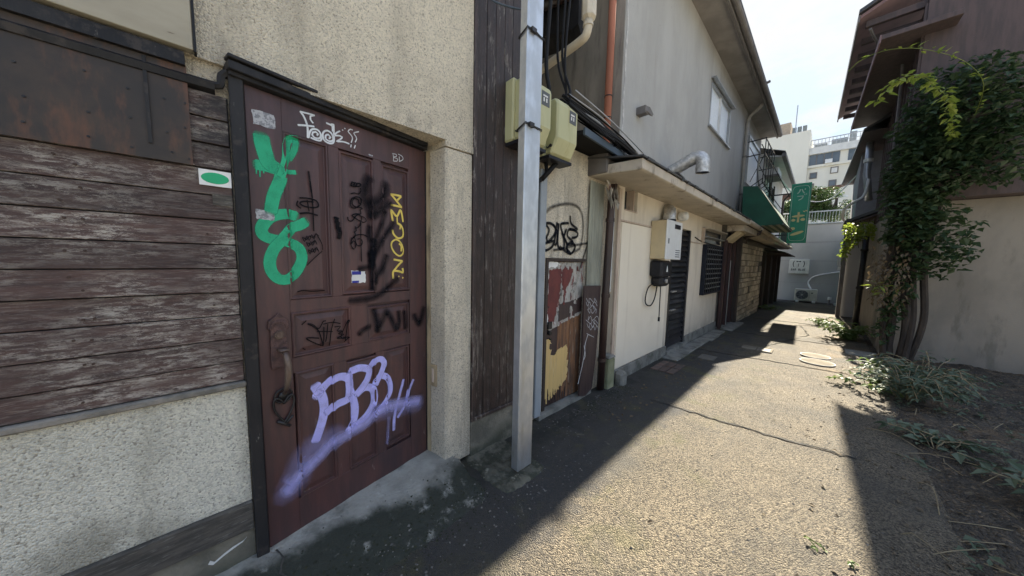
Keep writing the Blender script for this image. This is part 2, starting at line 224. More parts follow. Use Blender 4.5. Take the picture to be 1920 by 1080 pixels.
DOOR_STROKES = [["green", 0.064, 1.0, 0.2, [[0.054, 1.941], [0.057, 1.907], [0.066, 1.865], [0.076, 1.832], [0.1, 1.816]]], ["green", 0.048, 1.0, 0.2, [[0.031, 1.813], [0.058, 1.814], [0.088, 1.81], [0.12, 1.811]]], ["green", 0.022, 1.0, 0.2, [[0.116, 1.81], [0.153, 1.812], [0.179, 1.816]]], ["green", 0.034, 1.0, 0.2, [[0.193, 1.972], [0.159, 1.961], [0.147, 1.926], [0.144, 1.878], [0.133, 1.828], [0.119, 1.783]]], ["green", 0.03, 0.8, 0.4, [[0.19, 1.963], [0.178, 1.916], [0.157, 1.872]]], ["green", 0.054, 1.0, 0.2, [[0.123, 1.79], [0.105, 1.735], [0.087, 1.685], [0.074, 1.618]]], ["green", 0.05, 1.0, 0.2, [[0.172, 1.609], [0.145, 1.615], [0.108, 1.608], [0.071, 1.589], [0.043, 1.554], [0.036, 1.525], [0.048, 1.503], [0.079, 1.491], [0.119, 1.487], [0.161, 1.472], [0.186, 1.448], [0.193, 1.408], [0.178, 1.362], [0.15, 1.322], [0.12, 1.303], [0.091, 1.309], [0.068, 1.339], [0.06, 1.377], [0.066, 1.415], [0.083, 1.454], [0.111, 1.489], [0.133, 1.519], [0.155, 1.551], [0.186, 1.566], [0.214, 1.586]]], ["green", 0.006, 0.9, 0.3, [[0.03, 1.802], [0.029, 1.782], [0.029, 1.773]]], ["green", 0.006, 0.9, 0.3, [[0.043, 1.806], [0.041, 1.772], [0.041, 1.763]]], ["green", 0.006, 0.9, 0.3, [[0.056, 1.809], [0.055, 1.791], [0.055, 1.782]]], ["green", 0.006, 0.9, 0.3, [[0.076, 1.814], [0.076, 1.8], [0.075, 1.791]]], ["green", 0.006, 0.9, 0.3, [[0.089, 1.817], [0.089, 1.804], [0.088, 1.794]]], ["white", 0.0095, 1.0, 0.2, [[0.21, 2.105], [0.222, 2.092], [0.231, 2.073], [0.238, 2.05], [0.239, 2.024], [0.238, 1.994]]], ["white", 0.008, 1.0, 0.2, [[0.21, 2.105], [0.229, 2.107], [0.252, 2.11], [0.272, 2.111]]], ["white", 0.008, 1.0, 0.2, [[0.27, 2.11], [0.253, 2.1], [0.253, 2.085], [0.264, 2.072]]], ["white", 0.009, 1.0, 0.2, [[0.198, 2.039], [0.232, 2.049], [0.268, 2.057]]], ["white", 0.009, 1.0, 0.2, [[0.242, 1.997], [0.249, 2.027], [0.261, 2.042], [0.281, 2.047], [0.295, 2.037], [0.297, 2.018], [0.286, 2.006], [0.268, 2.004], [0.258, 2.013], [0.261, 2.027], [0.275, 2.034], [0.285, 2.027], [0.28, 2.019]]], ["white", 0.009, 1.0, 0.2, [[0.252, 1.999], [0.274, 1.995], [0.296, 1.999], [0.303, 2.02], [0.312, 2.047], [0.33, 2.059], [0.349, 2.052], [0.357, 2.033], [0.354, 2.017], [0.336, 2.009], [0.322, 2.013], [0.32, 2.03], [0.333, 2.041], [0.344, 2.031], [0.337, 2.022]]], ["white", 0.009, 1.0, 0.2, [[0.307, 2.03], [0.311, 2.009], [0.328, 1.999], [0.349, 2.002], [0.36, 2.016], [0.361, 2.057], [0.361, 2.101]]], ["white", 0.009, 1.0, 0.2, [[0.326, 2.095], [0.346, 2.093], [0.354, 2.09], [0.356, 2.064]]], ["white", 0.009, 1.0, 0.2, [[0.348, 2.096], [0.362, 2.1]]], ["white", 0.008, 1.0, 0.2, [[0.392, 2.078], [0.375, 2.064], [0.364, 2.049]]], ["white", 0.008, 1.0, 0.2, [[0.364, 2.046], [0.391, 2.054], [0.404, 2.051], [0.388, 2.032], [0.374, 2.02], [0.408, 2.029], [0.439, 2.028]]], ["white", 0.006, 1.0, 0.2, [[0.46, 2.107], [0.448, 2.107], [0.435, 2.091], [0.45, 2.078], [0.458, 2.064], [0.45, 2.038]]], ["white", 0.006, 1.0, 0.2, [[0.45, 2.027], [0.447, 2.013]]], ["white", 0.006, 1.0, 0.2, [[0.494, 2.11], [0.466, 2.093], [0.477, 2.079], [0.481, 2.067], [0.472, 2.047]]], ["white", 0.006, 1.0, 0.2, [[0.473, 2.031], [0.466, 2.013]]], ["white", 0.006, 1.0, 0.2, [[0.404, 2.088], [0.408, 2.088]]], ["white", 0.006, 1.0, 0.2, [[0.416, 2.1], [0.42, 2.1]]], ["white", 0.0045, 0.8, 0.2, [[0.705, 2.054], [0.708, 2.033], [0.707, 2.01]]], ["white", 0.0045, 0.8, 0.2, [[0.701, 2.053], [0.73, 2.055], [0.73, 2.045], [0.708, 2.033], [0.738, 2.031], [0.734, 2.017], [0.707, 2.01]]], ["white", 0.0045, 0.8, 0.2, [[0.742, 2.061], [0.769, 2.056], [0.776, 2.039], [0.749, 2.018]]], ["white", 0.0045, 0.8, 0.2, [[0.749, 2.048], [0.749, 2.018]]], ["yellow", 0.013, 1.0, 0.2, [[0.687, 1.806], [0.717, 1.809], [0.76, 1.808]]], ["yellow", 0.013, 1.0, 0.2, [[0.69, 1.806], [0.722, 1.778], [0.761, 1.741]]], ["yellow", 0.013, 1.0, 0.2, [[0.76, 1.807], [0.731, 1.777]]], ["yellow", 0.013, 1.0, 0.2, [[0.687, 1.743], [0.719, 1.743], [0.763, 1.74]]], ["yellow", 0.014, 1.0, 0.2, [[0.698, 1.647], [0.692, 1.681], [0.688, 1.712], [0.709, 1.691], [0.729, 1.68], [0.752, 1.721], [0.762, 1.701], [0.772, 1.65]]], ["yellow", 0.009, 1.0, 0.2, [[0.729, 1.68], [0.729, 1.64]]], ["yellow", 0.013, 1.0, 0.2, [[0.695, 1.591], [0.703, 1.565], [0.734, 1.543], [0.766, 1.554], [0.773, 1.587], [0.757, 1.624], [0.729, 1.637]]], ["yellow", 0.011, 1.0, 0.2, [[0.729, 1.635], [0.751, 1.623], [0.747, 1.601]]], ["yellow", 0.011, 1.0, 0.2, [[0.721, 1.537], [0.69, 1.516], [0.687, 1.484], [0.711, 1.447], [0.745, 1.431], [0.771, 1.454], [0.765, 1.493], [0.743, 1.525], [0.715, 1.535]]], ["yellow", 0.011, 1.0, 0.2, [[0.74, 1.508], [0.755, 1.495], [0.755, 1.462]]], ["yellow", 0.013, 1.0, 0.2, [[0.701, 1.408], [0.763, 1.398]]], ["yellow", 0.013, 1.0, 0.2, [[0.763, 1.398], [0.731, 1.37], [0.696, 1.332]]], ["yellow", 0.014, 1.0, 0.2, [[0.694, 1.289], [0.696, 1.332], [0.731, 1.334], [0.766, 1.325], [0.763, 1.351]]], ["yellow", 0.01, 1.0, 0.2, [[0.733, 1.301], [0.737, 1.298]]], ["yellow", 0.01, 1.0, 0.2, [[0.762, 1.292], [0.766, 1.288]]], ["violet", 0.054, 1.0, 0.2, [[0.228, 0.744], [0.246, 0.703]]], ["violet", 0.046, 1.0, 0.2, [[0.226, 0.682], [0.25, 0.702]]], ["violet", 0.0483, 1.0, 0.2, [[0.246, 0.707], [0.263, 0.653], [0.265, 0.59], [0.247, 0.518], [0.218, 0.444]]], ["violet", 0.046, 1.0, 0.2, [[0.246, 0.707], [0.298, 0.742], [0.357, 0.753], [0.399, 0.723], [0.402, 0.657], [0.387, 0.611], [0.335, 0.603], [0.277, 0.576]]], ["violet", 0.046, 1.0, 0.2, [[0.402, 0.755], [0.403, 0.675], [0.421, 0.598], [0.431, 0.532], [0.42, 0.469], [0.391, 0.415]]], ["violet", 0.0437, 1.0, 0.2, [[0.405, 0.763], [0.465, 0.771], [0.521, 0.743], [0.511, 0.692], [0.476, 0.65], [0.442, 0.619]]], ["violet", 0.046, 1.0, 0.2, [[0.442, 0.619], [0.491, 0.643], [0.54, 0.618], [0.55, 0.544], [0.511, 0.479], [0.456, 0.443], [0.382, 0.419]]], ["violet", 0.0379, 1.0, 0.2, [[0.518, 0.749], [0.564, 0.789], [0.601, 0.789], [0.618, 0.756], [0.599, 0.705], [0.566, 0.65]]], ["violet", 0.0414, 1.0, 0.2, [[0.561, 0.641], [0.588, 0.685], [0.642, 0.656], [0.659, 0.577], [0.633, 0.513], [0.567, 0.456]]], ["violet", 0.023, 0.85, 0.5, [[0.76, 0.606], [0.72, 0.491], [0.688, 0.384], [0.681, 0.289]]], ["violet", 0.023, 0.8, 0.5, [[0.836, 0.582], [0.8, 0.517], [0.767, 0.428], [0.712, 0.363]]], ["violet", 0.0322, 0.35, 0.8, [[0.648, 0.39], [0.641, 0.308], [0.634, 0.225]]], ["violet", 0.0805, 0.75, 0.75, [[0.082, 0.246], [0.131, 0.291], [0.206, 0.335], [0.295, 0.387], [0.39, 0.405], [0.495, 0.426], [0.578, 0.462], [0.689, 0.459], [0.878, 0.414]]], ["violet", 0.138, 0.32, 0.95, [[0.069, 0.263], [0.11, 0.27], [0.171, 0.389], [0.232, 0.419], [0.329, 0.416]]], ["violet", 0.115, 0.3, 0.95, [[0.536, 0.469], [0.713, 0.428], [0.891, 0.392]]], ["black", 0.0729, 0.72, 0.75, [[0.549, 1.876], [0.527, 1.813], [0.523, 1.751], [0.55, 1.697], [0.561, 1.653]]], ["black", 0.0778, 0.72, 0.75, [[0.556, 1.734], [0.606, 1.756], [0.642, 1.804], [0.654, 1.862]]], ["black", 0.0583, 0.72, 0.75, [[0.554, 1.671], [0.594, 1.68], [0.641, 1.72], [0.684, 1.755]]], ["black", 0.0437, 0.72, 0.75, [[0.704, 1.637], [0.665, 1.58], [0.616, 1.514], [0.579, 1.442], [0.548, 1.39]]], ["black", 0.0389, 0.72, 0.75, [[0.651, 1.698], [0.618, 1.614], [0.58, 1.526], [0.564, 1.451], [0.558, 1.395]]], ["black", 0.0486, 0.72, 0.75, [[0.548, 1.597], [0.542, 1.551], [0.555, 1.515]]], ["black", 0.0486, 0.72, 0.75, [[0.534, 1.441], [0.573, 1.432]]], ["black", 0.0486, 0.72, 0.75, [[0.573, 1.516], [0.552, 1.43], [0.556, 1.35], [0.561, 1.282], [0.554, 1.226]]], ["black", 0.0486, 0.72, 0.75, [[0.653, 1.432], [0.624, 1.362], [0.582, 1.306], [0.568, 1.269]]], ["black", 0.0389, 0.72, 0.75, [[0.475, 1.351], [0.537, 1.363], [0.57, 1.375]]], ["black", 0.0486, 0.72, 0.75, [[0.417, 1.174], [0.489, 1.173], [0.566, 1.182], [0.621, 1.209], [0.678, 1.251], [0.723, 1.288]]], ["black", 0.0486, 0.72, 0.75, [[0.564, 1.106], [0.576, 1.041], [0.581, 0.97]]], ["black", 0.0437, 0.72, 0.75, [[0.575, 0.971], [0.617, 1.035], [0.646, 1.083], [0.681, 1.019], [0.71, 0.953]]], ["black", 0.0437, 0.72, 0.75, [[0.728, 1.073], [0.734, 1.01], [0.718, 0.965]]], ["black", 0.0389, 0.72, 0.75, [[0.774, 1.067], [0.781, 0.954]]], ["black", 0.0486, 0.72, 0.75, [[0.848, 1.036], [0.89, 0.965], [0.927, 1.077]]], ["black", 0.0389, 0.72, 0.8, [[0.465, 0.972], [0.49, 0.992], [0.536, 1.009]]], ["marker", 0.009, 1.0, 0.2, [[0.441, 1.807], [0.448, 1.829], [0.461, 1.826], [0.454, 1.803], [0.463, 1.828], [0.474, 1.827], [0.467, 1.806], [0.479, 1.828], [0.497, 1.825], [0.485, 1.812], [0.443, 1.807]]], ["marker", 0.0067, 1.0, 0.2, [[0.494, 1.805], [0.496, 1.788], [0.482, 1.77], [0.46, 1.772], [0.44, 1.764]]], ["marker", 0.0075, 1.0, 0.2, [[0.436, 1.71], [0.443, 1.737], [0.472, 1.753], [0.495, 1.746], [0.496, 1.72], [0.483, 1.72], [0.479, 1.739], [0.454, 1.739], [0.445, 1.712], [0.462, 1.697], [0.494, 1.698], [0.503, 1.692], [0.491, 1.688]]], ["marker", 0.0075, 1.0, 0.2, [[0.434, 1.708], [0.44, 1.692], [0.462, 1.689], [0.494, 1.715]]], ["marker", 0.0067, 1.0, 0.2, [[0.489, 1.684], [0.493, 1.662], [0.465, 1.659], [0.443, 1.647], [0.465, 1.632], [0.492, 1.622], [0.497, 1.645], [0.474, 1.655], [0.456, 1.636], [0.442, 1.617], [0.423, 1.617], [0.419, 1.635]]], ["marker", 0.0067, 1.0, 0.2, [[0.495, 1.649], [0.515, 1.643], [0.524, 1.626], [0.505, 1.615], [0.492, 1.622], [0.487, 1.6], [0.468, 1.58], [0.457, 1.588], [0.465, 1.567], [0.452, 1.557], [0.46, 1.542], [0.439, 1.517]]], ["marker", 0.0067, 1.0, 0.2, [[0.438, 1.525], [0.432, 1.486], [0.447, 1.462], [0.461, 1.487], [0.448, 1.508], [0.43, 1.486]]], ["marker", 0.0067, 1.0, 0.2, [[0.444, 1.526], [0.471, 1.543], [0.504, 1.546], [0.527, 1.538]]], ["marker", 0.0067, 1.0, 0.2, [[0.453, 1.531], [0.465, 1.487], [0.488, 1.484], [0.498, 1.507], [0.485, 1.524], [0.471, 1.519]]], ["marker", 0.006, 1.0, 0.2, [[0.491, 1.609], [0.489, 1.52], [0.49, 1.394]]], ["marker", 0.021, 1.0, 0.2, [[0.357, 1.622], [0.362, 1.598], [0.363, 1.571], [0.374, 1.55], [0.367, 1.516]]], ["marker", 0.012, 1.0, 0.2, [[0.347, 1.624], [0.368, 1.621], [0.351, 1.602], [0.372, 1.599], [0.358, 1.571], [0.377, 1.572], [0.365, 1.544]]], ["marker", 0.009, 1.0, 0.2, [[0.234, 1.834], [0.239, 1.781], [0.243, 1.737]]], ["marker", 0.0067, 1.0, 0.2, [[0.239, 1.787], [0.246, 1.708], [0.247, 1.616], [0.247, 1.544]]], ["marker", 0.0075, 1.0, 0.2, [[0.191, 1.698], [0.227, 1.702], [0.264, 1.696], [0.273, 1.671], [0.249, 1.66], [0.208, 1.661], [0.19, 1.673], [0.208, 1.684], [0.25, 1.688]]], ["marker", 0.0067, 1.0, 0.2, [[0.182, 1.682], [0.177, 1.661], [0.194, 1.649]]], ["marker", 0.009, 1.0, 0.2, [[0.19, 1.623], [0.225, 1.631], [0.267, 1.624]]], ["marker", 0.0053, 1.0, 0.2, [[0.222, 1.694], [0.226, 1.664], [0.229, 1.639]]], ["marker", 0.0045, 1.0, 0.2, [[0.195, 1.51], [0.204, 1.489], [0.215, 1.518], [0.225, 1.496], [0.236, 1.526], [0.246, 1.504], [0.257, 1.534], [0.267, 1.511]]], ["marker", 0.0045, 1.0, 0.2, [[0.2, 1.509], [0.213, 1.499], [0.227, 1.519], [0.241, 1.51], [0.256, 1.529], [0.27, 1.52]]], ["marker", 0.0045, 1.0, 0.2, [[0.212, 1.486], [0.221, 1.464], [0.231, 1.493], [0.24, 1.471], [0.25, 1.501], [0.259, 1.478]]], ["marker", 0.0045, 1.0, 0.2, [[0.217, 1.484], [0.23, 1.475], [0.245, 1.494], [0.259, 1.485]]], ["marker", 0.0045, 1.0, 0.2, [[0.218, 1.451], [0.226, 1.428], [0.237, 1.458], [0.246, 1.435], [0.256, 1.465], [0.265, 1.442]]], ["marker", 0.0045, 1.0, 0.2, [[0.223, 1.449], [0.236, 1.439], [0.251, 1.458], [0.265, 1.448]]], ["marker", 0.0045, 1.0, 0.2, [[0.282, 1.444], [0.245, 1.409], [0.21, 1.372]]], ["marker", 0.0045, 1.0, 0.2, [[0.268, 1.515], [0.283, 1.479], [0.285, 1.452]]], ["marker", 0.006, 1.0, 0.5, [[0.165, 1.242], [0.192, 1.248], [0.229, 1.24], [0.288, 1.241]]], ["marker", 0.0067, 1.0, 0.2, [[0.203, 1.076], [0.231, 1.056], [0.252, 1.029], [0.266, 0.971], [0.266, 0.95], [0.218, 0.981], [0.193, 1.004], [0.214, 1.003], [0.251, 0.993]]], ["marker", 0.006, 1.0, 0.2, [[0.203, 1.079], [0.226, 1.069], [0.252, 1.044], [0.275, 1.079], [0.287, 1.08]]], ["marker", 0.006, 1.0, 0.2, [[0.277, 1.048], [0.275, 0.994], [0.271, 0.946]]], ["marker", 0.006, 1.0, 0.2, [[0.297, 1.06], [0.289, 0.997], [0.283, 0.968]]], ["marker", 0.006, 1.0, 0.2, [[0.332, 1.083], [0.313, 1.024], [0.302, 0.942]]], ["marker", 0.0053, 1.0, 0.2, [[0.244, 1.03], [0.285, 1.023], [0.319, 1.016]]], ["marker", 0.0053, 1.0, 0.2, [[0.275, 1.064], [0.32, 1.066], [0.361, 1.053]]], ["marker", 0.0053, 1.0, 0.2, [[0.331, 1.039], [0.361, 1.037], [0.342, 1.015], [0.372, 1.01], [0.348, 0.998], [0.378, 0.99], [0.341, 0.974], [0.39, 0.971]]], ["marker", 0.0067, 1.0, 0.2, [[0.408, 1.065], [0.397, 1.009], [0.386, 0.952]]], ["marker", 0.006, 1.0, 0.2, [[0.408, 1.065], [0.372, 1.007], [0.365, 0.97], [0.408, 0.967], [0.38, 0.947]]], ["marker", 0.006, 1.0, 0.2, [[0.176, 1.077], [0.196, 1.094]]], ["marker", 0.006, 1.0, 0.2, [[0.176, 0.955], [0.188, 0.947]]]]
WALL_STROKES = [["black", 0.0405, 0.65, 0.8, [[2.151, 1.925], [2.28, 2.006], [2.481, 2.06], [2.647, 2.065], [2.749, 2.007], [2.788, 1.887], [2.779, 1.728], [2.735, 1.635], [2.621, 1.597]]], ["black", 0.0297, 0.95, 0.5, [[2.118, 1.815], [2.177, 1.842], [2.256, 1.848], [2.323, 1.813], [2.31, 1.751], [2.247, 1.696], [2.186, 1.662], [2.161, 1.691], [2.213, 1.744], [2.227, 1.795], [2.178, 1.83]]], ["black", 0.0297, 0.95, 0.5, [[2.124, 1.669], [2.119, 1.619], [2.189, 1.597], [2.283, 1.637], [2.296, 1.689], [2.217, 1.674], [2.199, 1.713]]], ["black", 0.0297, 0.95, 0.5, [[2.126, 1.796], [2.166, 1.75], [2.153, 1.71]]], ["black", 0.0297, 0.95, 0.5, [[2.289, 1.841], [2.35, 1.774], [2.347, 1.671], [2.315, 1.659], [2.326, 1.762], [2.345, 1.866]]], ["black", 0.0297, 0.95, 0.5, [[2.371, 1.859], [2.364, 1.682], [2.401, 1.621], [2.47, 1.645], [2.446, 1.75], [2.405, 1.852], [2.528, 1.879]]], ["black", 0.0297, 0.95, 0.5, [[2.496, 1.818], [2.465, 1.73], [2.541, 1.67], [2.614, 1.696], [2.517, 1.755], [2.55, 1.822], [2.684, 1.8], [2.678, 1.755], [2.592, 1.738]]], ["black", 0.0297, 0.95, 0.5, [[2.551, 1.951], [2.574, 1.878], [2.682, 1.833], [2.55, 1.817]]], ["black", 0.0297, 0.95, 0.5, [[2.427, 1.77], [2.503, 1.69], [2.527, 1.604], [2.602, 1.585], [2.655, 1.654], [2.577, 1.694], [2.507, 1.636], [2.564, 1.595]]], ["black", 0.0297, 0.95, 0.5, [[2.4, 1.642], [2.509, 1.593], [2.584, 1.573]]], ["black", 0.0297, 0.7, 0.7, [[2.301, 1.605], [2.471, 1.624], [2.635, 1.664], [2.854, 1.697], [3.049, 1.738], [3.114, 1.784], [3.11, 1.833]]], ["black", 0.0297, 0.75, 0.7, [[2.913, 1.771], [2.877, 1.675], [2.805, 1.522], [2.742, 1.406]]]]
BOARD_STROKES = [["white", 0.008, 0.6, 0.5, [[2.818, 1.11], [2.863, 1.061], [2.883, 1.105], [2.973, 1.052], [2.982, 1.098], [3.033, 1.048]]], ["white", 0.008, 0.6, 0.5, [[2.814, 1.072], [2.849, 1.024], [2.884, 1.066], [2.921, 1.017], [2.985, 1.058], [3.042, 1.006]]], ["white", 0.008, 0.6, 0.5, [[2.875, 1.028], [2.869, 0.983], [2.942, 1.022], [2.983, 0.971], [2.961, 1.02], [3.02, 0.968]]], ["white", 0.008, 0.6, 0.5, [[2.847, 0.991], [2.891, 0.941], [2.911, 0.985], [2.946, 0.935], [3.022, 0.974], [3.018, 0.927]]], ["white", 0.008, 0.6, 0.5, [[2.877, 0.91], [2.864, 0.865], [2.91, 0.906], [2.948, 0.855], [3.044, 0.891], [3.087, 0.838]]], ["white", 0.008, 0.6, 0.5, [[2.819, 0.877], [2.922, 0.818], [2.943, 0.862], [2.998, 0.808], [2.992, 0.856], [3.08, 0.797]]], ["white", 0.008, 0.6, 0.5, [[2.841, 0.835], [2.877, 0.784], [2.909, 0.826], [2.962, 0.772], [2.998, 0.815], [3.07, 0.757]]], ["white", 0.008, 0.6, 0.5, [[2.888, 0.803], [2.92, 0.751], [2.973, 0.791], [3.009, 0.739], [3.046, 0.781], [3.094, 0.726]]], ["white", 0.012, 0.8, 0.5, [[2.867, 0.706], [2.816, 0.609], [2.811, 0.517], [2.774, 0.392], [2.736, 0.295], [2.698, 0.2]]], ["white", 0.008, 0.6, 0.5, [[2.842, 0.723], [2.991, 0.659]]], ["white", 0.008, 0.8, 0.5, [[2.794, 0.6], [2.825, 0.488], [2.794, 0.441]]]]
# ---------------------------------------------------------------- mesh helpers
class MB:
    def __init__(s): s.v = []; s.f = []; s.a = None
    def add(s, vs, fs):
        n = len(s.v); s.v += [tuple(x) for x in vs]; s.f += [tuple(i + n for i in f) for f in fs]; return s
    def box(s, x0, x1, y0, y1, z0, z1):
        return s.add([(x0, y0, z0), (x1, y0, z0), (x1, y1, z0), (x0, y1, z0), (x0, y0, z1), (x1, y0, z1), (x1, y1, z1), (x0, y1, z1)],
                     [(0, 3, 2, 1), (4, 5, 6, 7), (0, 1, 5, 4), (1, 2, 6, 5), (2, 3, 7, 6), (3, 0, 4, 7)])
    def obox(s, o, ax, ay, az, x0, x1, y0, y1, z0, z1):   # box in the frame o, ax, ay, az
        o = Vector(o); m = MB().box(x0, x1, y0, y1, z0, z1)
        return s.add([o + ax * v[0] + ay * v[1] + az * v[2] for v in m.v], m.f)
    def prism(s, base, d):   # polygon (3D points) swept by vector d
        n = len(base); d = Vector(d); b = [Vector(p) for p in base]
        return s.add(b + [p + d for p in b], [tuple(range(n))[::-1], tuple(range(n, 2 * n))] + [(i, (i + 1) % n, n + (i + 1) % n, n + i) for i in range(n)])
    def tube(s, pts, r, n=8, cap=True):
        pts = [Vector(p) for p in pts]; k = len(pts); rs = r if isinstance(r, (list, tuple)) else [r] * k
        up = Vector((0, 0, 1)); vs = []; prev = None
        for i, p in enumerate(pts):
            t = (pts[min(i + 1, k - 1)] - pts[max(i - 1, 0)]).normalized()
            if prev is None: a = t.cross(up); a = a if a.length > 1e-3 else t.cross(Vector((1, 0, 0)))
            else: a = prev - t * prev.dot(t)
            a.normalize(); prev = a; b = t.cross(a)
            vs += [p + (a * math.cos(2 * math.pi * j / n) + b * math.sin(2 * math.pi * j / n)) * rs[i] for j in range(n)]
        fs = [(i * n + j, i * n + (j + 1) % n, (i + 1) * n + (j + 1) % n, (i + 1) * n + j) for i in range(k - 1) for j in range(n)]
        if cap: fs += [tuple(range(n))[::-1], tuple(range((k - 1) * n, k * n))]
        return s.add(vs, fs)
    def disc(s, c, r, n=20, ax=Vector((1, 0, 0)), ay=Vector((0, 0, 1)), ry=None, d=None):
        c = Vector(c); ry = r if ry is None else ry
        pts = [c + ax * (r * math.cos(2 * math.pi * i / n)) + ay * (ry * math.sin(2 * math.pi * i / n)) for i in range(n)]
        return s.prism(pts, d) if d is not None else s.add(pts, [tuple(range(n))])
    def grid(s, x0, x1, nx, y0, y1, ny, fz):
        vs = [(x0 + (x1 - x0) * i / nx, y0 + (y1 - y0) * j / ny) for j in range(ny + 1) for i in range(nx + 1)]
        return s.add([(x, y, fz(x, y)) for x, y in vs], [(j * (nx + 1) + i, j * (nx + 1) + i + 1, (j + 1) * (nx + 1) + i + 1, (j + 1) * (nx + 1) + i) for j in range(ny) for i in range(nx)])
    def build(s, name, mat, parent=None, bevel=0, smooth=False, fix=True):
        off = Vector((0, 0, 0)); q = parent
        while q: off += q.location; q = q.parent
        me = bpy.data.meshes.new(name); me.from_pydata([tuple(Vector(v) - off) for v in s.v], [], s.f)
        if bevel or fix:
            bm = bmesh.new(); bm.from_mesh(me)
            if fix: bmesh.ops.recalc_face_normals(bm, faces=bm.faces)
            if bevel: bmesh.ops.bevel(bm, geom=[e for e in bm.edges if len(e.link_faces) == 2 and e.calc_face_angle(0) > .6], offset=bevel, segments=1, affect='EDGES', profile=.5)
            bm.to_mesh(me); bm.free()
        if s.a is not None:
            at = me.attributes.new('a', 'FLOAT', 'POINT'); at.data.foreach_set('value', s.a)
        if smooth:
            for p in me.polygons: p.use_smooth = True
        me.materials.append(mat)
        o = bpy.data.objects.new(name, me); COL.objects.link(o)
        if parent: o.parent = parent
        return o
def tag(o, label=None, cat=None, group=None, kind=None):
    for k, v in (('label', label), ('category', cat), ('group', group), ('kind', kind)):
        if v: o[k] = v
    return o
def thing(name, loc, label, cat, group=None):
    o = bpy.data.objects.new(name, None); o.empty_display_size = .1; COL.objects.link(o); o.location = loc
    return tag(o, label, cat, group)
def piece(o, d, name=None):     # one more of an alike piece: shares the mesh, moved by d
    c = o.copy(); COL.objects.link(c); c.location = o.location + Vector(d); return c
def copy_thing(o, d):
    c = piece(o, d)
    for ch in o.children:
        e = ch.copy(); COL.objects.link(e); e.parent = c
        for g in ch.children:
            h = g.copy(); COL.objects.link(h); h.parent = e
    return c
def bx(name, mat, parent, *b, bevel=0): return MB().box(*b).build(name, mat, parent, bevel)
def smooth_path(pts, step=.012):
    pts = [Vector((*p, 0)) if len(p) == 2 else Vector(p) for p in pts]
    if len(pts) < 3:
        n = max(2, int((pts[-1] - pts[0]).length / step)); return [pts[0].lerp(pts[-1], i / n) for i in range(n + 1)]
    out = []
    for i in range(len(pts) - 1):
        p0 = pts[max(i - 1, 0)]; p1 = pts[i]; p2 = pts[i + 1]; p3 = pts[min(i + 2, len(pts) - 1)]
        n = max(1, int((p2 - p1).length / step))
        for k in range(n):
            t = k / n; out.append(.5 * ((2 * p1) + (p2 - p0) * t + (2 * p0 - 5 * p1 + 4 * p2 - p3) * t * t + (3 * p1 - p0 - 3 * p2 + p3) * t ** 3))
    return out + [pts[-1]]
def stroke(mb, pts, w, alpha, soft, place, k, step=.012):   # brush stroke as a film following a surface
    path = smooth_path(pts, step); n = len(path)
    prof = [-1, -(1 - soft * .9), 0, (1 - soft * .9), 1]; al = [0, 1, 1, 1, 0]
    if soft > .7: al = [0, .55, 1, .55, 0]; prof = [-1, -.5, 0, .5, 1]
    ext = w * .35; t0 = (path[0] - path[1]).normalized(); t1 = (path[-1] - path[-2]).normalized()
    path = [path[0] + t0 * ext] + path + [path[-1] + t1 * ext]; n = len(path); base = len(mb.v)
    for i, p in enumerate(path):
        t = (path[min(i + 1, n - 1)] - path[max(i - 1, 0)]).normalized(); nr = Vector((-t.y, t.x, 0))
        end = i in (0, n - 1); ww = w * .5 * (.55 if end else 1) * (1 + soft * .25)
        for q, a in zip(prof, al):
            s = p + nr * ww * q; mb.v.append(tuple(place(s.x, s.y, .0010 + .00013 * k + .0005 * i / n))); mb.a.append(0 if end else a * alpha)
    for i in range(n - 1):
        for j in range(4): a = base + i * 5 + j; mb.f.append((a, a + 1, a + 6, a + 5))
def leaves(mb, c, n, R, size, rnd, droop=.3, out=None, aspect=.55):   # n folded leaf blades spread in an ellipsoid
    for _ in range(n):
        while True:
            d = Vector((rnd.uniform(-1, 1), rnd.uniform(-1, 1), rnd.uniform(-1, 1)))
            if d.length <= 1: break
        p = Vector(c) + Vector((d.x * R[0], d.y * R[1], d.z * R[2])); leaf(mb, p, size * rnd.uniform(.6, 1.3), rnd, droop, out, aspect)
def leaf(mb, p, L, rnd, droop=.3, out=None, aspect=.55, dirn=None):
    p = Vector(p)
    a = rnd.uniform(0, 6.283); d = Vector((math.cos(a), math.sin(a), -droop + rnd.uniform(-.5, .5))) if dirn is None else Vector(dirn)
    if out is not None: d += Vector(out) * .8
    d.normalize(); s = d.cross(Vector((rnd.uniform(-.5, .5), rnd.uniform(-.5, .5), 1))).normalized(); u = s.cross(d)
    w = L * aspect * .5; k = len(mb.v)
    mb.v += [tuple(p), tuple(p + d * L * .4 + s * w + u * w * .35), tuple(p + d * L * .5 + u * -w * .1), tuple(p + d * L * .4 - s * w + u * w * .35), tuple(p + d * L - u * L * .12)]
    mb.f += [(k, k + 1, k + 2), (k, k + 2, k + 3), (k + 1, k + 4, k + 2), (k + 2, k + 4, k + 3)]
X, Y, Z = Vector((1, 0, 0)), Vector((0, 1, 0)), Vector((0, 0, 1))
from mathutils import noise as mn
def nz(x, y, s=1., o=0): return mn.fractal(Vector((x * s + o, y * s, o * .37)), .6, 2., 4)

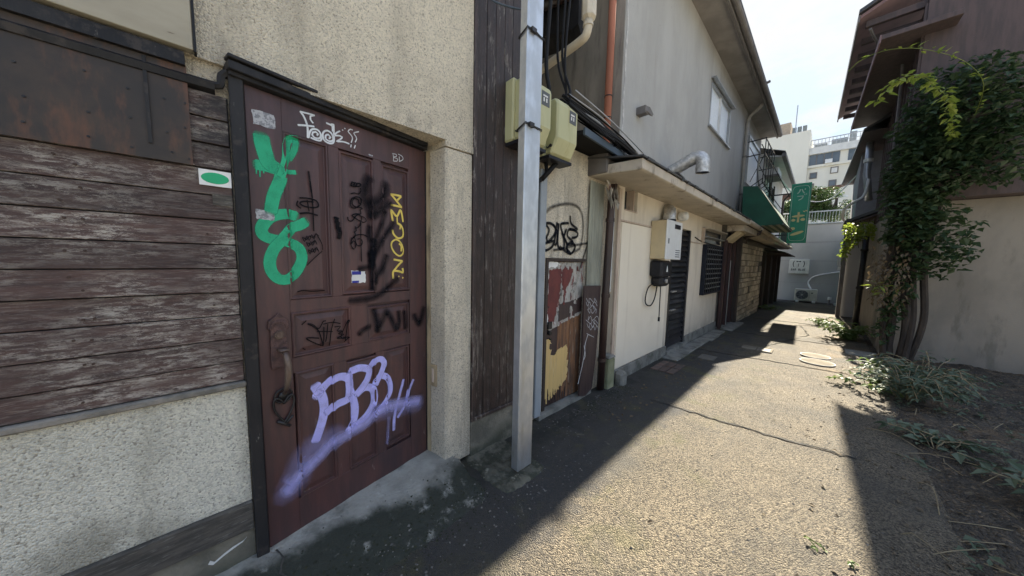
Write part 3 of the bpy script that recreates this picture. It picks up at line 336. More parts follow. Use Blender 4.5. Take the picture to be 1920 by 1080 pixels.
# ---------------------------------------------------------------- ground
def alley_z(x, y): return -.021 * max(0., y - 9.5)
pave = M('worn_aggregate_asphalt', (.182, .154, .112), (.138, .12, .091), 1.1, rough=.92, bump=1, bscale=140, bdist=.013,
    cells=dict(scale=150, cols=[(0, (.13, .12, .115)), (.26, (.42, .40, .37)), (.5, (.88, .85, .80)), (.8, (1.25, 1.18, 1.07)), (1, (1.75, 1.7, 1.6))], mix=.95),
    layers=[dict(col=(.052, .051, .050), scale=2.2, lo=.2, hi=.38, amt=.9, x=(-.86, -1.10), edge=.16, escale=2.5, det=8), dict(col=(.028, .030, .024), scale=4, lo=.40, hi=.56, amt=.85, x=(-1.28, -1.55), edge=.3, escale=4, det=9),  # left side: stained and mossy asphalt, darkened further to deepen the eave's shadow
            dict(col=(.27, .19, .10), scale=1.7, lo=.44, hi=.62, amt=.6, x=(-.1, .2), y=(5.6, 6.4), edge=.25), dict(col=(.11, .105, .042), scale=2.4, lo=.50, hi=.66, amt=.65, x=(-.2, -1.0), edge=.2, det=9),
            dict(col=(.075, .068, .056), scale=.9, lo=.44, hi=.66, amt=.62, det=10, ro=.7), dict(col=(.05, .046, .04), scale=13, lo=.62, hi=.70, amt=.6), dict(col=(.115, .105, .085), scale=2.2, st=(1, .35, 1), lo=.5, hi=.7, amt=.5), dict(col=(.32, .28, .21), scale=9, lo=.62, hi=.7, amt=.3)])
g = MB().grid(-300, 300, 12, -200, 400, 12, lambda x, y: -.62).build('ground', concrete); g['kind'] = 'structure'
def pz(x, y): return alley_z(x, y) + .006 * nz(x, y, 1.3) + .004 * nz(x, y, 6, 3)
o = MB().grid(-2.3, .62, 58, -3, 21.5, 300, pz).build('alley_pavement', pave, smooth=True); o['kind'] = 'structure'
dirt = M('damp_garden_soil', (.105, .086, .064), (.062, .052, .04), 9, rough=1, bump=1, bscale=50, bdist=.03, cells=dict(scale=60, cols=[(0, (.5, .5, .5)), (.6, (1, 1, 1)), (.9, (1.3, 1.2, 1)), (1, (3, 2.6, 2.2))], mix=.9),
    layers=[dict(col=(.20, .13, .07), scale=2.5, lo=.5, hi=.66, amt=.6, y=(3.2, 3.8), edge=.5), dict(col=(.22, .18, .12), scale=14, lo=.6, hi=.7, amt=.7)])
def dz(x, y):
    e = min(1, max(0, (x - (.47 + .09 * nz(0, y, 1.1, 7) + .02 * nz(0, y, 6, 2))) / .30)); return alley_z(x, y) - .03 + .05 * e + (.03 * nz(x, y, 2.1, 5) + .022 * nz(x, y, 8, 1)) * e
o = MB().grid(.2, 3.2, 110, -3, 21.4, 420, dz).build('dirt_verge', dirt, smooth=True); o['kind'] = 'structure'
crk = random.Random(3)
def ground_strip(name, path, w, mat, h=.0085, jit=.012):
    m = MB(); pts = []
    for i in range(len(path) - 1):
        a = Vector(path[i]); b = Vector(path[i + 1]); n = max(2, int((b - a).length / .05)); pts += [a.lerp(b, k / n) for k in range(n)]
    pts.append(Vector(path[-1])); pts = [p + Vector((crk.uniform(-1, 1), crk.uniform(-1, 1))) * jit for p in pts]
    for i, p in enumerate(pts):
        t = (pts[min(i + 1, len(pts) - 1)] - pts[max(i - 1, 0)]).normalized(); nr = Vector((-t.y, t.x)); ww = w * crk.uniform(.5, 1.3) / 2
        for s in (-1, 0, 1): q = p + nr * ww * s; m.v.append((q.x, q.y, pz(q.x, q.y) + .0035 + (-.006 if s == 0 else 0) + .004))
    for i in range(len(pts) - 1):
        for j in (0, 1): a = i * 3 + j; m.f.append((a, a + 1, a + 4, a + 3))
    return tag(m.build(name, mat, smooth=True), kind='structure')
ground_strip('pavement_joint', [(-1.25, 3.36), (-.98, 3.38), (-.45, 3.42), (.26, 3.53)], .022, crack_fill)
ground_strip('pavement_joint', [(-1.5, 6.03), (-.9, 6.12), (-.3, 6.2), (.3, 6.3)], .018, crack_fill)
ground_strip('pavement_joint', [(-1.5, 8.35), (-.6, 8.3), (.3, 8.45)], .02, crack_fill)
ground_strip('pavement_joint', [(-1.5, 11.1), (-.6, 11.2), (.3, 11.3)], .03, crack_fill)
ground_strip('crack', [(-.7, 7.3), (-.5, 8.0), (-.2, 9.2), (-.4, 10.6)], .012, crack_fill, jit=.03)
# concrete step in front of the door: flat by the wall, falling away to the asphalt
def step_z(x, y):
    t = min(1, max(0, (x + 1.70) / .40)); t = t * t * (3 - 2 * t)
    ybreak = min(1, max(0, (1.19 + .02 * nz(x, 0, 9) - y) / .03))
    top = .088 * (1 - t) + .014 * nz(x, y, 3.5, 2) * min(1, t * 3) + .010 * nz(x, y, 11, 4) * min(1, t * 4) - .004 * max(0, t - .9) * 80
    return pz(x, y) - .02 + (top + .02) * ybreak
st = thing('concrete_step', (-1.6, .3, 0), 'mossy cracked concrete step sloping from the brown door to the alley', 'step')
MB().grid(-2.05, -1.12, 60, -3, 1.23, 150, step_z).build('slab', step_mat, st, smooth=True)
def film(name, path, w, mat, par, zf, off=.004):
    m = MB(); pts = smooth_path(path, .03)
    for i, p in enumerate(pts):
        t = (pts[min(i + 1, len(pts) - 1)] - pts[max(i - 1, 0)]).normalized(); nr = Vector((-t.y, t.x, 0)); ww = w * crk.uniform(.4, 1.3) / 2
        for s in (-1, 1): q = p + nr * ww * s; m.v.append((q.x, q.y, zf(q.x, q.y) + off))
    m.f += [(2 * i, 2 * i + 1, 2 * i + 3, 2 * i + 2) for i in range(len(pts) - 1)]
    return m.build(name, mat, par)
film('crack', [(-1.74, .13), (-1.66, .15), (-1.6, .13), (-1.5, .2), (-1.4, .19)], .008, crack_fill, st, step_z)
pl = thing('pole_footing', (-1.45, 1.45, 0), 'rough mossy concrete footing under the square metal pole', 'footing')
MB().grid(-1.80, -1.22, 58, 1.20, 1.74, 54, lambda x, y: pz(x, y) - .02 + max(0, min(1, (-1.29 + .04 * nz(3, y, 2.5) + .012 * nz(x, y, 17) - x) / .04, (y - 1.235 - .025 * nz(x, 2, 3)) / .035, (1.65 + .04 * nz(x, 0, 2.5) + .012 * nz(x, y, 15) - y) / .04)) * (.034 + .014 * nz(x, y, 6) + .006 * nz(x, y, 22))).build('block', M('mossy_footing', (.15, .14, .105), (.085, .082, .062), 6, rough=1, bump=1, bscale=70, layers=[dict(col=(.03, .034, .022), scale=7, lo=.42, hi=.58, amt=.85, det=9), dict(col=(.28, .26, .2), scale=12, lo=.6, hi=.68, amt=.6)]), pl, smooth=True)
# ---------------------------------------------------------------- front house (left)
XA = -1.77
H1 = thing('stucco_house', (-1.9, .6, 0), 'rough cast stucco house front with worn brown boards and a graffitied red door', 'house')
w = MB().box(-2.05, XA, -4, 1.30, 2.27, 5.0).box(-2.05, XA + .004, -4, 1.082, 2.262, 2.2695).box(-2.05, XA + .004, 1.0825, 1.303, 2.225, 2.27)
w.box(-2.05, XA - .018, -4, .07, 0, 2.262)
w.box(-7, -2.05, -4, -3.8, 0, 5).box(-7, -2.05, 1.9, 2.1, 0, 5).box(-2.05, XA - .03, 1.30, 1.90, .28, 5.0)
wall1 = w.build('upper_wall', stucco, H1)
bx('lower_wall', stucco_low, H1, XA - .014, XA, -4, .056, .372, .918)
m = MB()
m.prism([(-2.12, 1.005, .05), (-1.962, 1.045, .05), (-1.92, 1.054, .05), (-1.92, 1.30, .05), (-2.12, 1.30, .05)], (0, 0, 2.173)); m.build('door_reveal', stucco_smooth, H1)
m = MB().prism([(-1.9205, 1.0538, .03), (XA, 1.083, .03), (XA, 1.2985, .03), (-1.9205, 1.2985, .03)], (0, 0, 2.188)); m.build('pillar', stucco, H1, bevel=.006)
bx('base_course', plinth_mat, H1, -2.05, XA - .002, 1.301, 1.92, -.05, .278)
bx('roof', dark_sheet, H1, -7, -1.80, -4, 2.1, 5.0, 5.12); bx('roof_return', dark_sheet, H1, -7, -2.0, 2.101, 3.5, 5.0, 5.12)
m = MB().box(XA - .01, XA + .028, -4, .06, .918, .944); m.build('ledge', ledge_mat, H1, bevel=.006)
bx('base_board', grey_board, H1, XA - .01, XA + .020, -4, .058, .238, .370, bevel=.004)
bx('foundation', plinth_mat, H1, -2.05, XA - .006, -4, .058, -.05, .236)
clad = bx('cladding', black_wood, H1, XA - .016, XA - .012, -4, .056, .945, 2.14)
zs = [.946, 1.035, 1.136, 1.24, 1.34, 1.44, 1.54, 1.64, 1.74, 1.845, 1.942, 2.041, 2.14]
rb = random.Random(5)
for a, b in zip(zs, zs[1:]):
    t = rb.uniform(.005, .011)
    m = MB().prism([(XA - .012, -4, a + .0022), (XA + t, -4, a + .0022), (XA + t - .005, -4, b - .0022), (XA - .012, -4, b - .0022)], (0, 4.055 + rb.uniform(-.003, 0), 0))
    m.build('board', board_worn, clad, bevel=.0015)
m = MB().prism([(XA - .01, -4, 2.140), (XA + .024, -4, 2.150), (XA + .03, -4, 2.172), (XA + .012, -4, 2.186), (XA - .01, -4, 2.188)], (0, 4.02, 0))
m.tube(smooth_path([(XA + .012, .01, 2.172), (XA + .014, .035, 2.176), (XA + .014, .042, 2.215), (XA + .014, .06, 2.235)], .01), .014, 6); m.build('moulding', black_wood, H1)
m = MB()
for a, b in zip(zs, zs[1:]):
    for yy in (-.02, -.33, -.36, -.78, -1.2): m.disc((XA + .004, yy + rb.uniform(-.012, .012), (a + b) / 2 + rb.uniform(-.025, .025)), .0042, 6, Y, Z, d=X * .0065)
m.build('nail_heads', M('rusty_nail', (.06, .035, .025), rough=.8), H1)['kind'] = 'stuff'
# door frame
m = MB().box(-1.83, XA + .026, .0605, .1075, .0, 2.236); m.build('door_post', black_wood, H1, bevel=.004)
Od = Vector((-1.77, .107, .082)); U = Vector((-.1977, .98026, 0)); Nn = Vector((.98026, .1977, 0))
m = MB().obox(Od, U, Nn, Z, -.05, .945, -.05, .034, 2.139, 2.20).obox(Od, U, Nn, Z, -.055, .935, -.05, .052, 2.155, 2.188).obox(Od, U, Nn, Z, .9535, .962, -.05, .004, 0, 2.14)
m.obox(Od, U, Nn, Z, -.056, .27, .0, .056, 2.197, 2.212)
m.build('door_head', black_wood, H1, bevel=.003)
# ---- the door leaf: panels, stiles and rails are pieces
DP = [(.133, .329, 1.204, 1.989), (.382, .575, 1.209, 1.980), (.626, .817, 1.208, 1.972), (.134, .421, .916, 1.141), (.523, .809, .915, 1.124), (.141, .323, .173, .838), (.393, .568, .177, .823), (.630, .807, .196, .834)]
PROF = [(0, 0), (.005, .005), (.011, .004), (.014, -.009), (.019, -.010), (.046, -.002), (9, -.002)]
def relief(u, v):
    for a, b, c, d in DP:
        if a < u < b and c < v < d:
            e = min(u - a, b - u, v - c, d - v)
            for (x0, h0), (x1, h1) in zip(PROF, PROF[1:]):
                if e <= x1: return h0 + (h1 - h0) * (e - x0) / (x1 - x0)
    return 0
def D3(u, v, n): return Od + U * u + Z * v + Nn * n
def on_door(u, v, off): return D3(u, v, relief(u, v) + off)
door = MB().obox(Od, U, Nn, Z, 0.002, .951, -.055, -.022, .004, 2.136).build('door', door_wood, H1)
def dpiece(nm, u0, u1, v0, v1): MB().obox(Od, U, Nn, Z, u0, u1, -.0215, 0, v0, v1).build(nm, door_wood, door, bevel=.0012)
dpiece('stile', .003, .1325, .004, 2.136); dpiece('stile', .8175, .950, .004, 2.136)
dpiece('rail', .1328, .8172, 1.9895, 2.136); dpiece('rail', .1328, .8172, 1.1415, 1.2035); dpiece('rail', .1328, .8172, .8385, .9145); dpiece('rail', .1328, .8172, .004, .1725)
for a, b, c, d in ((.3295, .3815, 1.2038, 1.9892), (.5755, .6255, 1.2038, 1.9892), (.4215, .5225, .9148, 1.1412), (.3235, .3925, .1728, .8382), (.5685, .6295, .1728, .8382)): dpiece('mullion', a, b, c, d)
for a, b, c, d in DP:
    m = MB(); fr = [(.0, -.0215)] + PROF[:-1]; rings = [[(a + e, c + e), (b - e, c + e), (b - e, d - e), (a + e, d - e)] for e, h in fr]
    for (e, h), r in zip(fr, rings): m.v += [tuple(D3(u, v, h)) for u, v in r]
    for k in range(len(fr) - 1):
        for j in range(4): m.f.append((k * 4 + j, k * 4 + (j + 1) % 4, k * 4 + 4 + (j + 1) % 4, k * 4 + 4 + j))
    k = (len(fr) - 1) * 4; m.f.append((k, k + 1, k + 2, k + 3)); m.build('panel', door_wood, door)
# lock plate, grip, heart knocker
m = MB(); outl = [(.045, .885), (.105, .885), (.112, .93), (.110, 1.07), (.122, 1.075), (.118, 1.11), (.098, 1.128), (.080, 1.15), (.062, 1.130), (.040, 1.115), (.036, 1.078), (.046, 1.07), (.042, .93)]
m.prism([D3(u, v, .001) for u, v in outl], Nn * .012)
for i in range(9):
    an = math.pi * i / 8; m.disc(D3(.079 + .032 * math.cos(an), 1.08 + .03 * math.sin(an), .013), .008, 6, U, Z, d=Nn * .005)
plate = m.build('lock_plate', iron_dark, door, bevel=.002)
m = MB().disc(D3(.079, 1.046, .013), .021, 20, U, Z, d=Nn * .007).disc(D3(.079, 1.046, .020), .015, 20, U, Z, d=Nn * .004); m.build('keyhole', brass_worn, door, bevel=.001)
pth = smooth_path([tuple(D3(.085, .965, .014)), tuple(D3(.086, .962, .05)), tuple(D3(.088, .935, .068)), tuple(D3(.090, .87, .072)), tuple(D3(.088, .81, .058)), tuple(D3(.086, .765, .030)), tuple(D3(.086, .757, .006))], .01)
n = len(pth); m = MB().tube(pth, [.008 + .007 * math.sin(math.pi * min(1, i / n * 1.1)) for i in range(n)], 10).obox(D3(.085, .962, .03), U, Nn, Z, -.018, .018, -.015, .03, .008, .018); m.build('handle', brass_worn, door, smooth=True)
hp = [(.085, .705), (.066, .735), (.050, .738), (.043, .715), (.048, .68), (.070, .635), (.085, .615), (.10, .635), (.122, .68), (.127, .715), (.120, .738), (.104, .735), (.085, .705)]
m = MB().tube(smooth_path([tuple(D3(u, v, .012)) for u, v in hp], .008), .005, 6).tube(smooth_path([tuple(D3(.085 + .036 * math.cos(t / 8 * 6.283), .745 + .034 * math.sin(t / 8 * 6.283), .010)) for t in range(9)], .008), .0045, 6)
m.disc(D3(.085, .745, .002), .020, 14, U, Z, d=Nn * .012).tube([D3(.055, .628, .012), D3(.105, .585, .016)], .007, 6).tube([D3(.085, .60, .014), D3(.118, .635, .018)], .006, 6); m.build('knocker', black_iron, door, smooth=True)
# stickers on the door
def slip(nm, mat, u0, u1, v0, v1, off=.0012, jag=0, par=None):
    rr = random.Random(int(u0 * 1000)); m = MB(); pts = []
    for (a, b), (c, d) in zip([(u0, v0), (u1, v0), (u1, v1), (u0, v1)], [(u1, v0), (u1, v1), (u0, v1), (u0, v0)]):
        for k in range(5): pts.append((a + (c - a) * k / 5 + rr.uniform(-jag, jag), b + (d - b) * k / 5 + rr.uniform(-jag, jag)))
    m.prism([on_door((u0 + u1) / 2, (v0 + v1) / 2, off) + U * (u - (u0 + u1) / 2) + Z * (v - (v0 + v1) / 2) for u, v in pts], Nn * .0006); return m.build(nm, mat, par or door)
slip('sticker', sticker_silver, .026, .105, 1.985, 2.045, jag=.003); slip('sticker', sticker_silver, .020, .087, 1.577, 1.621, jag=.002)
slip('sticker', white_paint, .434, .515, 1.272, 1.340, jag=.004); slip('sticker', sticker_blue, .436, .488, 1.318, 1.338, .0022); slip('sticker', sticker_blue, .436, .475, 1.272, 1.284, .0022)
slip('sticker', sticker_silver, .55, .575, 1.999, 2.008, jag=.002)
# graffiti: films of sprayed paint following the panels
def clusters(strokes, gap=.05):
    gs = []
    for k, st_ in enumerate(strokes):
        xs = [p[0] for p in st_[4]]; zs_ = [p[1] for p in st_[4]]; e = gap / 2 + st_[1] / 2; b = [min(xs) - e, max(xs) + e, min(zs_) - e, max(zs_) + e]; mem = [(k, st_)]; keep = []
        for gb, gm in gs:
            if st_[0] == gm[0][1][0] and b[0] < gb[1] and gb[0] < b[1] and b[2] < gb[3] and gb[2] < b[3]: b = [min(b[0], gb[0]), max(b[1], gb[1]), min(b[2], gb[2]), max(b[3], gb[3])]; mem = gm + mem
            else: keep.append((gb, gm))
        gs = keep + [(b, mem)]
    return [gm for gb, gm in gs]
for cl in clusters(DOOR_STROKES):
    m = MB(); m.a = []
    for k, (c, wd, al, so, pts) in cl:
        pts = [(min(max(u, .006), .945), v) for u, v in pts]
        stroke(m, pts, wd, min(1, al * 1.15) if c == 'black' else al, so, on_door, k * .6, .008)
    m.build('graffiti', P[cl[0][1][0]], door, fix=False)
# bell plate on the reveal
rd = Vector((-1.77 + 1.962, 1.083 - 1.045, 0)).normalized(); rn = Vector((rd.y, -rd.x, 0)); ro = Vector((-1.962, 1.045, 0))
bell = MB().obox(ro, rd, rn, Z, .055, .115, .001, .012, .60, .76).build('bell_plate', stucco_smooth, H1, bevel=.003)
MB().obox(ro, rd, rn, Z, .073, .097, .012, .017, .63, .73).build('button', cream_trim, bell, bevel=.002)
# dark vertical boards right of the pillar
vc = bx('vertical_cladding', black_wood, H1, XA - .029, XA - .022, 1.305, 1.895, .282, 4.9)
ys = [1.335, 1.42, 1.50, 1.585, 1.665, 1.745, 1.82, 1.893]
for a, b in zip(ys, ys[1:]): bx('board', board_vert, vc, XA - .021, XA - .005 + rb.uniform(-.003, .003), a + .0015, b - .0015, .312, 4.9, bevel=.002)
bx('board', board_vert, vc, XA - .021, XA + .008, 1.3045, 1.333, .284, 4.9, bevel=.003); bx('board', board_vert, vc, XA - .021, XA + .008, 1.336, 1.893, .284, .3105, bevel=.003)
# metal patch, dark strip for the shaded recess and signboard at the upper left
mp_ = MB().box(XA + .012, XA + .017, -1.2, -.056, 1.846, 2.205).build('metal_patch', rust_sheet, H1)
MB().box(XA + .017, XA + .023, -.165, -.155, 1.90, 2.2).build('seam', black_wood, mp_)
for yy in (-.07, -.12, -.21, -.3, -.42): 
    for zz in (1.875, 1.97, 2.08): MB().disc((XA + .017, yy + rb.uniform(-.012, .012), zz + rb.uniform(-.02, .02)), .004, 6, Y, Z, d=X * .003).build('nail', black_iron, mp_)
bx('dark_recess_strip', black_wood, H1, XA + .001, XA + .035, -1.2, -.058, 2.206, 2.252)  # black strip painted in for the shaded recess below the signboard
sb = thing('faded_signboard', (XA + .06, -.6, 2.26), 'faded tan signboard with rust marks mounted high on the stucco', 'signboard')
bx('panel', sign_tan, sb, XA + .012, XA + .050, -1.3, -.032, 2.262, 2.95, bevel=.002); bx('edge_strip', black_wood, sb, XA + .010, XA + .053, -.031, -.024, 2.258, 2.95)
stk = bx('sticker', white_paint, H1, XA + .0095, XA + .0105, -.043, .052, 1.776, 1.838)
MB().disc((XA + .0105, .004, 1.807), .041, 28, Y, Z, .022, d=X * .0006).build('oval', sticker_green, stk)
bx('sticker', grey_board, H1, XA + .0095, XA + .0105, -.008, .052, 1.70, 1.745)
MB().prism([(XA - .0055, y_, z_) for y_, z_ in ((-.10, .150), (-.085, .138), (-.05, .156), (-.02, .168), (.015, .180), (.03, .196), (.02, .186), (-.02, .178), (-.05, .165), (-.08, .148), (-.093, .163))], (.0025, 0, 0)).build('paint_flake', white_paint, H1)
# ---------------------------------------------------------------- square steel pole
pole = thing('square_pole', (-1.43, 1.5, .05), 'square galvanised steel pole in a mossy footing beside the stucco pillar', 'pole')
bx('shaft', alu, pole, -1.464, -1.396, 1.432, 1.578, .02, 5.2, bevel=.006)
for zb in (2.36, 2.92):
    m = MB(); e = .004
    for dz_ in (0, .008): m.tube([(-1.464 - e, 1.43 - e, zb - .03 + dz_), (-1.396 + e, 1.43 - e, zb + dz_), (-1.396 + e, 1.58 + e, zb - .004 + dz_), (-1.464 - e, 1.58 + e, zb - .02 + dz_), (-1.464 - e, 1.43 - e, zb - .03 + dz_)], .003, 6)
    m.box(-1.394, -1.376, 1.455, 1.495, zb - .012, zb + .014).tube([(-1.385, 1.46, zb + .01), (-1.37, 1.52, zb - .02)], .004, 6); m.build('wire_band', black_iron, pole)
# ---------------------------------------------------------------- meter boxes
def meter_box(loc, label):
    x, y, z = loc; t = thing('meter_box', loc, label, 'meter box', 'yellowed electricity meter boxes behind the pole')
    W, Dp, Hh = .33, .15, .43
    m = MB(); f = [(-W / 2, -.5 * Hh), (W / 2, -.5 * Hh), (W / 2, .5 * Hh), (-W / 2, .5 * Hh)]
    vs = []
    for d, e, dzb in ((0, 0, 0), (.035, 0, 0), (.035, .012, .01), (Dp, .035, .0)):
        vs.append([(x + d, y + (-1 if i in (0, 3) else 1) * (W / 2 - e), z + (-(Hh / 2 - (.0 if d < Dp else .10)) if i < 2 else Hh / 2 - e)) for i in range(4)])
    vs.append([(x + Dp * .55, y + (-1 if i in (0, 3) else 1) * (W / 2 - .035), z + (-(Hh / 2) if i < 2 else 0)) for i in range(4)])
    body = MB(); b = vs
    prof = [(0, -.5 * Hh), (.09, -.5 * Hh), (Dp, -.5 * Hh + .12), (Dp, .5 * Hh - .04), (Dp - .03, .5 * Hh), (0, .5 * Hh)]
    body.prism([(x + d, y - W / 2 + .025, z + h) for d, h in prof], (0, W - .05, 0)); cv = body.build('cover', box_plastic, t, bevel=.016)
    MB().box(x - .06, x + .035, y - W / 2, y + W / 2, z - Hh / 2 - .005, z + Hh / 2 + .008).build('back_shell', box_plastic, t, bevel=.012)
    lb = bx('label', grey_label, t, x + Dp - .001, x + Dp + .0022, y + .015, y + .105, z + .055, z + .155)
    for q in (0, .03): bx('print', white_paint, lb, x + Dp + .0024, x + Dp + .0034, y + .033 + q, y + .047 + q, z + .082, z + .110)
    bx('print', white_paint, lb, x + Dp + .0024, x + Dp + .0034, y + .030, y + .082, z + .118, z + .130)
    bx('bottom_plate', black_plastic, t, x - .05, x + .085, y - W / 2 + .01, y + W / 2 - .01, z - Hh / 2 - .03, z - Hh / 2 - .006)
    MB().disc((x + .09, y - W / 2 + .024, z - .15), .012, 8, X, Z, d=-Y * .012).tube([(x + .09, y - W / 2 + .012, z - .15), (x + .07, y - W / 2 + .006, z - .17), (x + .05, y - W / 2 + .014, z - .155)], .006, 6).build('screw_knob', black_plastic, t)
    return t
meter_box((-1.72, 1.76, 2.60), 'yellowed plastic electricity meter box half hidden behind the square pole')
meter_box((-1.735, 2.13, 2.585), 'yellowed plastic meter box with grey label right of the square pole')
# ---------------------------------------------------------------- middle wall with the weathered door
XB = -1.84
H2 = thing('lean_to', (-2.0, 2.6, 0), 'low stucco lean-to with black loop graffiti between the pole and the cream annex', 'shed')
w = MB().box(-2.1, XB, 1.921, 2.195, -.1, 2.60).box(-2.1, XB, 2.195, 2.86, 1.53, 2.60).box(-2.1, XB, 2.86, 3.38, -.1, 2.60).box(-2.1, XB - .08, 2.195, 2.86, -.1, 1.53)
w.build('wall', stucco, H2)
m = MB(); m.a = []
for k, (c, wd, al, so, pts) in enumerate(WALL_STROKES): stroke(m, pts, wd, al, so, lambda y, z, off: Vector((XB + .004 + off, y, z)), k)
m.build('graffiti', P['black'], H2, fix=False)
m = MB().prism([(-2.1, 2.33, 2.68), (-1.56, 2.33, 2.60), (-1.56, 2.33, 2.635), (-2.1, 2.33, 2.72)], (0, .90, -.05)); m.build('roof', black_soffit, H2)
m = MB().prism([(-1.565, 2.32, 2.59), (-1.545, 2.32, 2.59), (-1.545, 2.32, 2.65), (-1.565, 2.32, 2.65)], (0, .92, -.05)); m.build('roof_edge', cable_blue, H2)
bx('door_frame', brown_timber, H2, XB - .06, XB + .012, 2.196, 2.232, .0, 1.526); bx('door_frame', brown_timber, H2, XB - .06, XB + .012, 2.233, 2.858, 1.50, 1.526)
bx('threshold', concrete, H2, XB - .08, XB + .06, 2.10, 3.0, -.05, .035)
dr2 = bx('weathered_door', ply_brown, H2, XB - .055, XB - .03, 2.234, 2.855, .04, 1.498)
for a, b in ((2.236, 2.44), (2.443, 2.65), (2.653, 2.854)): bx('board', ply_orange if a > 2.3 else ply_brown, dr2, XB - .0295, XB - .020, a, b, .05, 1.495, bevel=.001)
rj = random.Random(9)
def torn(nm, mat, ypts, off, th=.003, jag=.012):
    pts = []
    for (a, b), (c, d) in zip(ypts, ypts[1:] + ypts[:1]):
        n = max(1, int(math.hypot(c - a, d - b) / .022)); pts += [(a + (c - a) * k / n + (rj.uniform(-jag, jag) if k else 0), b + (d - b) * k / n + (rj.uniform(-jag, jag) if k else 0)) for k in range(n)]
    MB().prism([(XB - .020 + off, min(max(y, 2.236), 2.853), min(max(z, .05), 1.494)) for y, z in pts], (th, 0, 0)).build(nm, mat, dr2)
torn('veneer', ply_grey, [(2.238, .90), (2.30, .82), (2.40, .84), (2.62, .89), (2.85, .93), (2.852, 1.492), (2.24, 1.492)], .001, jag=.008)
torn('veneer', ply_brown, [(2.62, .92), (2.85, .96), (2.85, 1.12), (2.6, 1.08), (2.45, 1.07), (2.44, .89)], .0045, jag=.004)
torn('veneer', maroon_paint, [(2.265, .92), (2.37, .90), (2.42, 1.05), (2.455, 1.20), (2.475, 1.34), (2.45, 1.43), (2.28, 1.42), (2.25, 1.15)], .005, jag=.012)
torn('veneer', maroon_paint, [(2.49, 1.22), (2.53, 1.13), (2.56, 1.24), (2.62, 1.30), (2.66, 1.42), (2.60, 1.45), (2.57, 1.41), (2.52, 1.46), (2.48, 1.40)], .005, jag=.014)
torn('veneer', white_paint, [(2.24, 1.43), (2.30, 1.445), (2.36, 1.43), (2.42, 1.45), (2.44, 1.47), (2.40, 1.49), (2.26, 1.49)], .006, jag=.012)
torn('veneer', white_paint, [(2.245, .86), (2.275, .90), (2.255, 1.10), (2.262, 1.38), (2.24, 1.40)], .0065, jag=.008)
for k in range(16):
    y0 = rj.uniform(2.26, 2.78); z0 = rj.uniform(.92, 1.44); a = rj.uniform(.015, .05); b = rj.uniform(.02, .09)
    torn('veneer', rj.choice((ply_grey, ply_grey, maroon_paint, ply_brown)), [(y0, z0), (y0 + a, z0 + rj.uniform(-.02, .02)), (y0 + a * .8, z0 + b), (y0 + a * .2, z0 + b * 1.1)], .0062 + k * .0002, .002, .006)
for k in range(9):
    y0 = 2.26 + k * .04; torn('veneer', ply_brown, [(y0, .052), (y0 + .025, .052), (y0 + .018, .10 + rj.uniform(0, .08)), (y0 + .008, .13 + rj.uniform(0, .1))], .0055, .002, .006)
torn('veneer', ply_yellow, [(2.238, .12), (2.30, .07), (2.42, .13), (2.52, .20), (2.62, .24), (2.62, .58), (2.60, .63), (2.45, .60), (2.40, .55), (2.36, .56), (2.33, .62), (2.33, .74), (2.238, .74)], .002, jag=.020)
torn('veneer', ply_orange, [(2.64, .20), (2.70, .15), (2.85, .2), (2.85, .88), (2.64, .84)], .002, jag=.006)
m = MB().disc((XB - .018, 2.29, .80), .022, 12, Y, Z, d=X * .035).box(XB - .018, XB + .01, 2.262, 2.318, .84, .91).disc((XB - .018, 2.31, .735), .010, 10, Y, Z, d=X * .025); m.build('knob', black_iron, dr2, bevel=.003)
lb = thing('leaning_board', (-1.80, 2.95, .03), 'dark brown warped board with white scrawl leaning on the lean-to wall', 'board')
MB().prism([(-1.806, 2.79, 1.245), (-1.806, 3.12, 1.232), (-1.802, 3.10, .75), (-1.792, 3.06, .42), (-1.782, 2.985, .07), (-1.782, 2.86, .02), (-1.785, 2.74, .05), (-1.796, 2.78, .55)], (.02, 0, 0)).build('plank', ply_brown, lb)
m = MB(); m.a = []
for k, (c, wd, al, so, pts) in enumerate(BOARD_STROKES): stroke(m, pts, wd, al, so, lambda y, z, off: Vector((-1.781 + .022 * (1.24 - z) / 1.2 + off, y, z)), k)
m.build('scrawl', P['white'], lb, fix=False)
ct = thing('corrugated_sheet', (XB, 3.0, 1.3), 'pale green corrugated tin strip between the graffitied wall and brown downpipe', 'tin sheet')
m = MB(); ny = 26
for i in range(ny + 1): yy = 2.86 + .29 * i / ny; xx = -1.822 + .010 * math.cos(i * 1.45); m.v += [(xx, yy, 1.22), (xx, yy, 2.36)]
m.f = [(2 * i, 2 * i + 2, 2 * i + 3, 2 * i + 1) for i in range(ny)]; m.build('sheet', corr_mat, ct)
dp = thing('brown_downpipe', (-1.72, 3.14, 0), 'dark brown round downpipe at the corner of the cream annex', 'downpipe')
m = MB().tube([(-1.75, 3.15, .02), (-1.75, 3.17, 1.2), (-1.75, 3.20, 2.2), (-1.72, 3.18, 2.36)], .042, 14); m.build('pipe', brown_pipe, dp, smooth=True)
for zz in (1.10, .35, 1.95): MB().tube([(-1.75, 3.15 + zz * .02, zz), (-1.75, 3.15 + zz * .02, zz + .04)], .049, 14).build('collar', brown_pipe, dp)
cp = thing('conduit', (-1.78, 3.27, 0), 'thin pale vertical conduit between brown downpipe and cream wall corner', 'conduit'); MB().tube([(-1.775, 3.30, 1.15), (-1.775, 3.31, 2.3)], .014, 8).build('pipe', alu, cp)
tw = thing('torn_wrapping', (-1.76, 3.12, 2.2), 'torn grey wrapping hanging from the pipe under the eave', 'wrapping')
m = MB(); rt = random.Random(2)
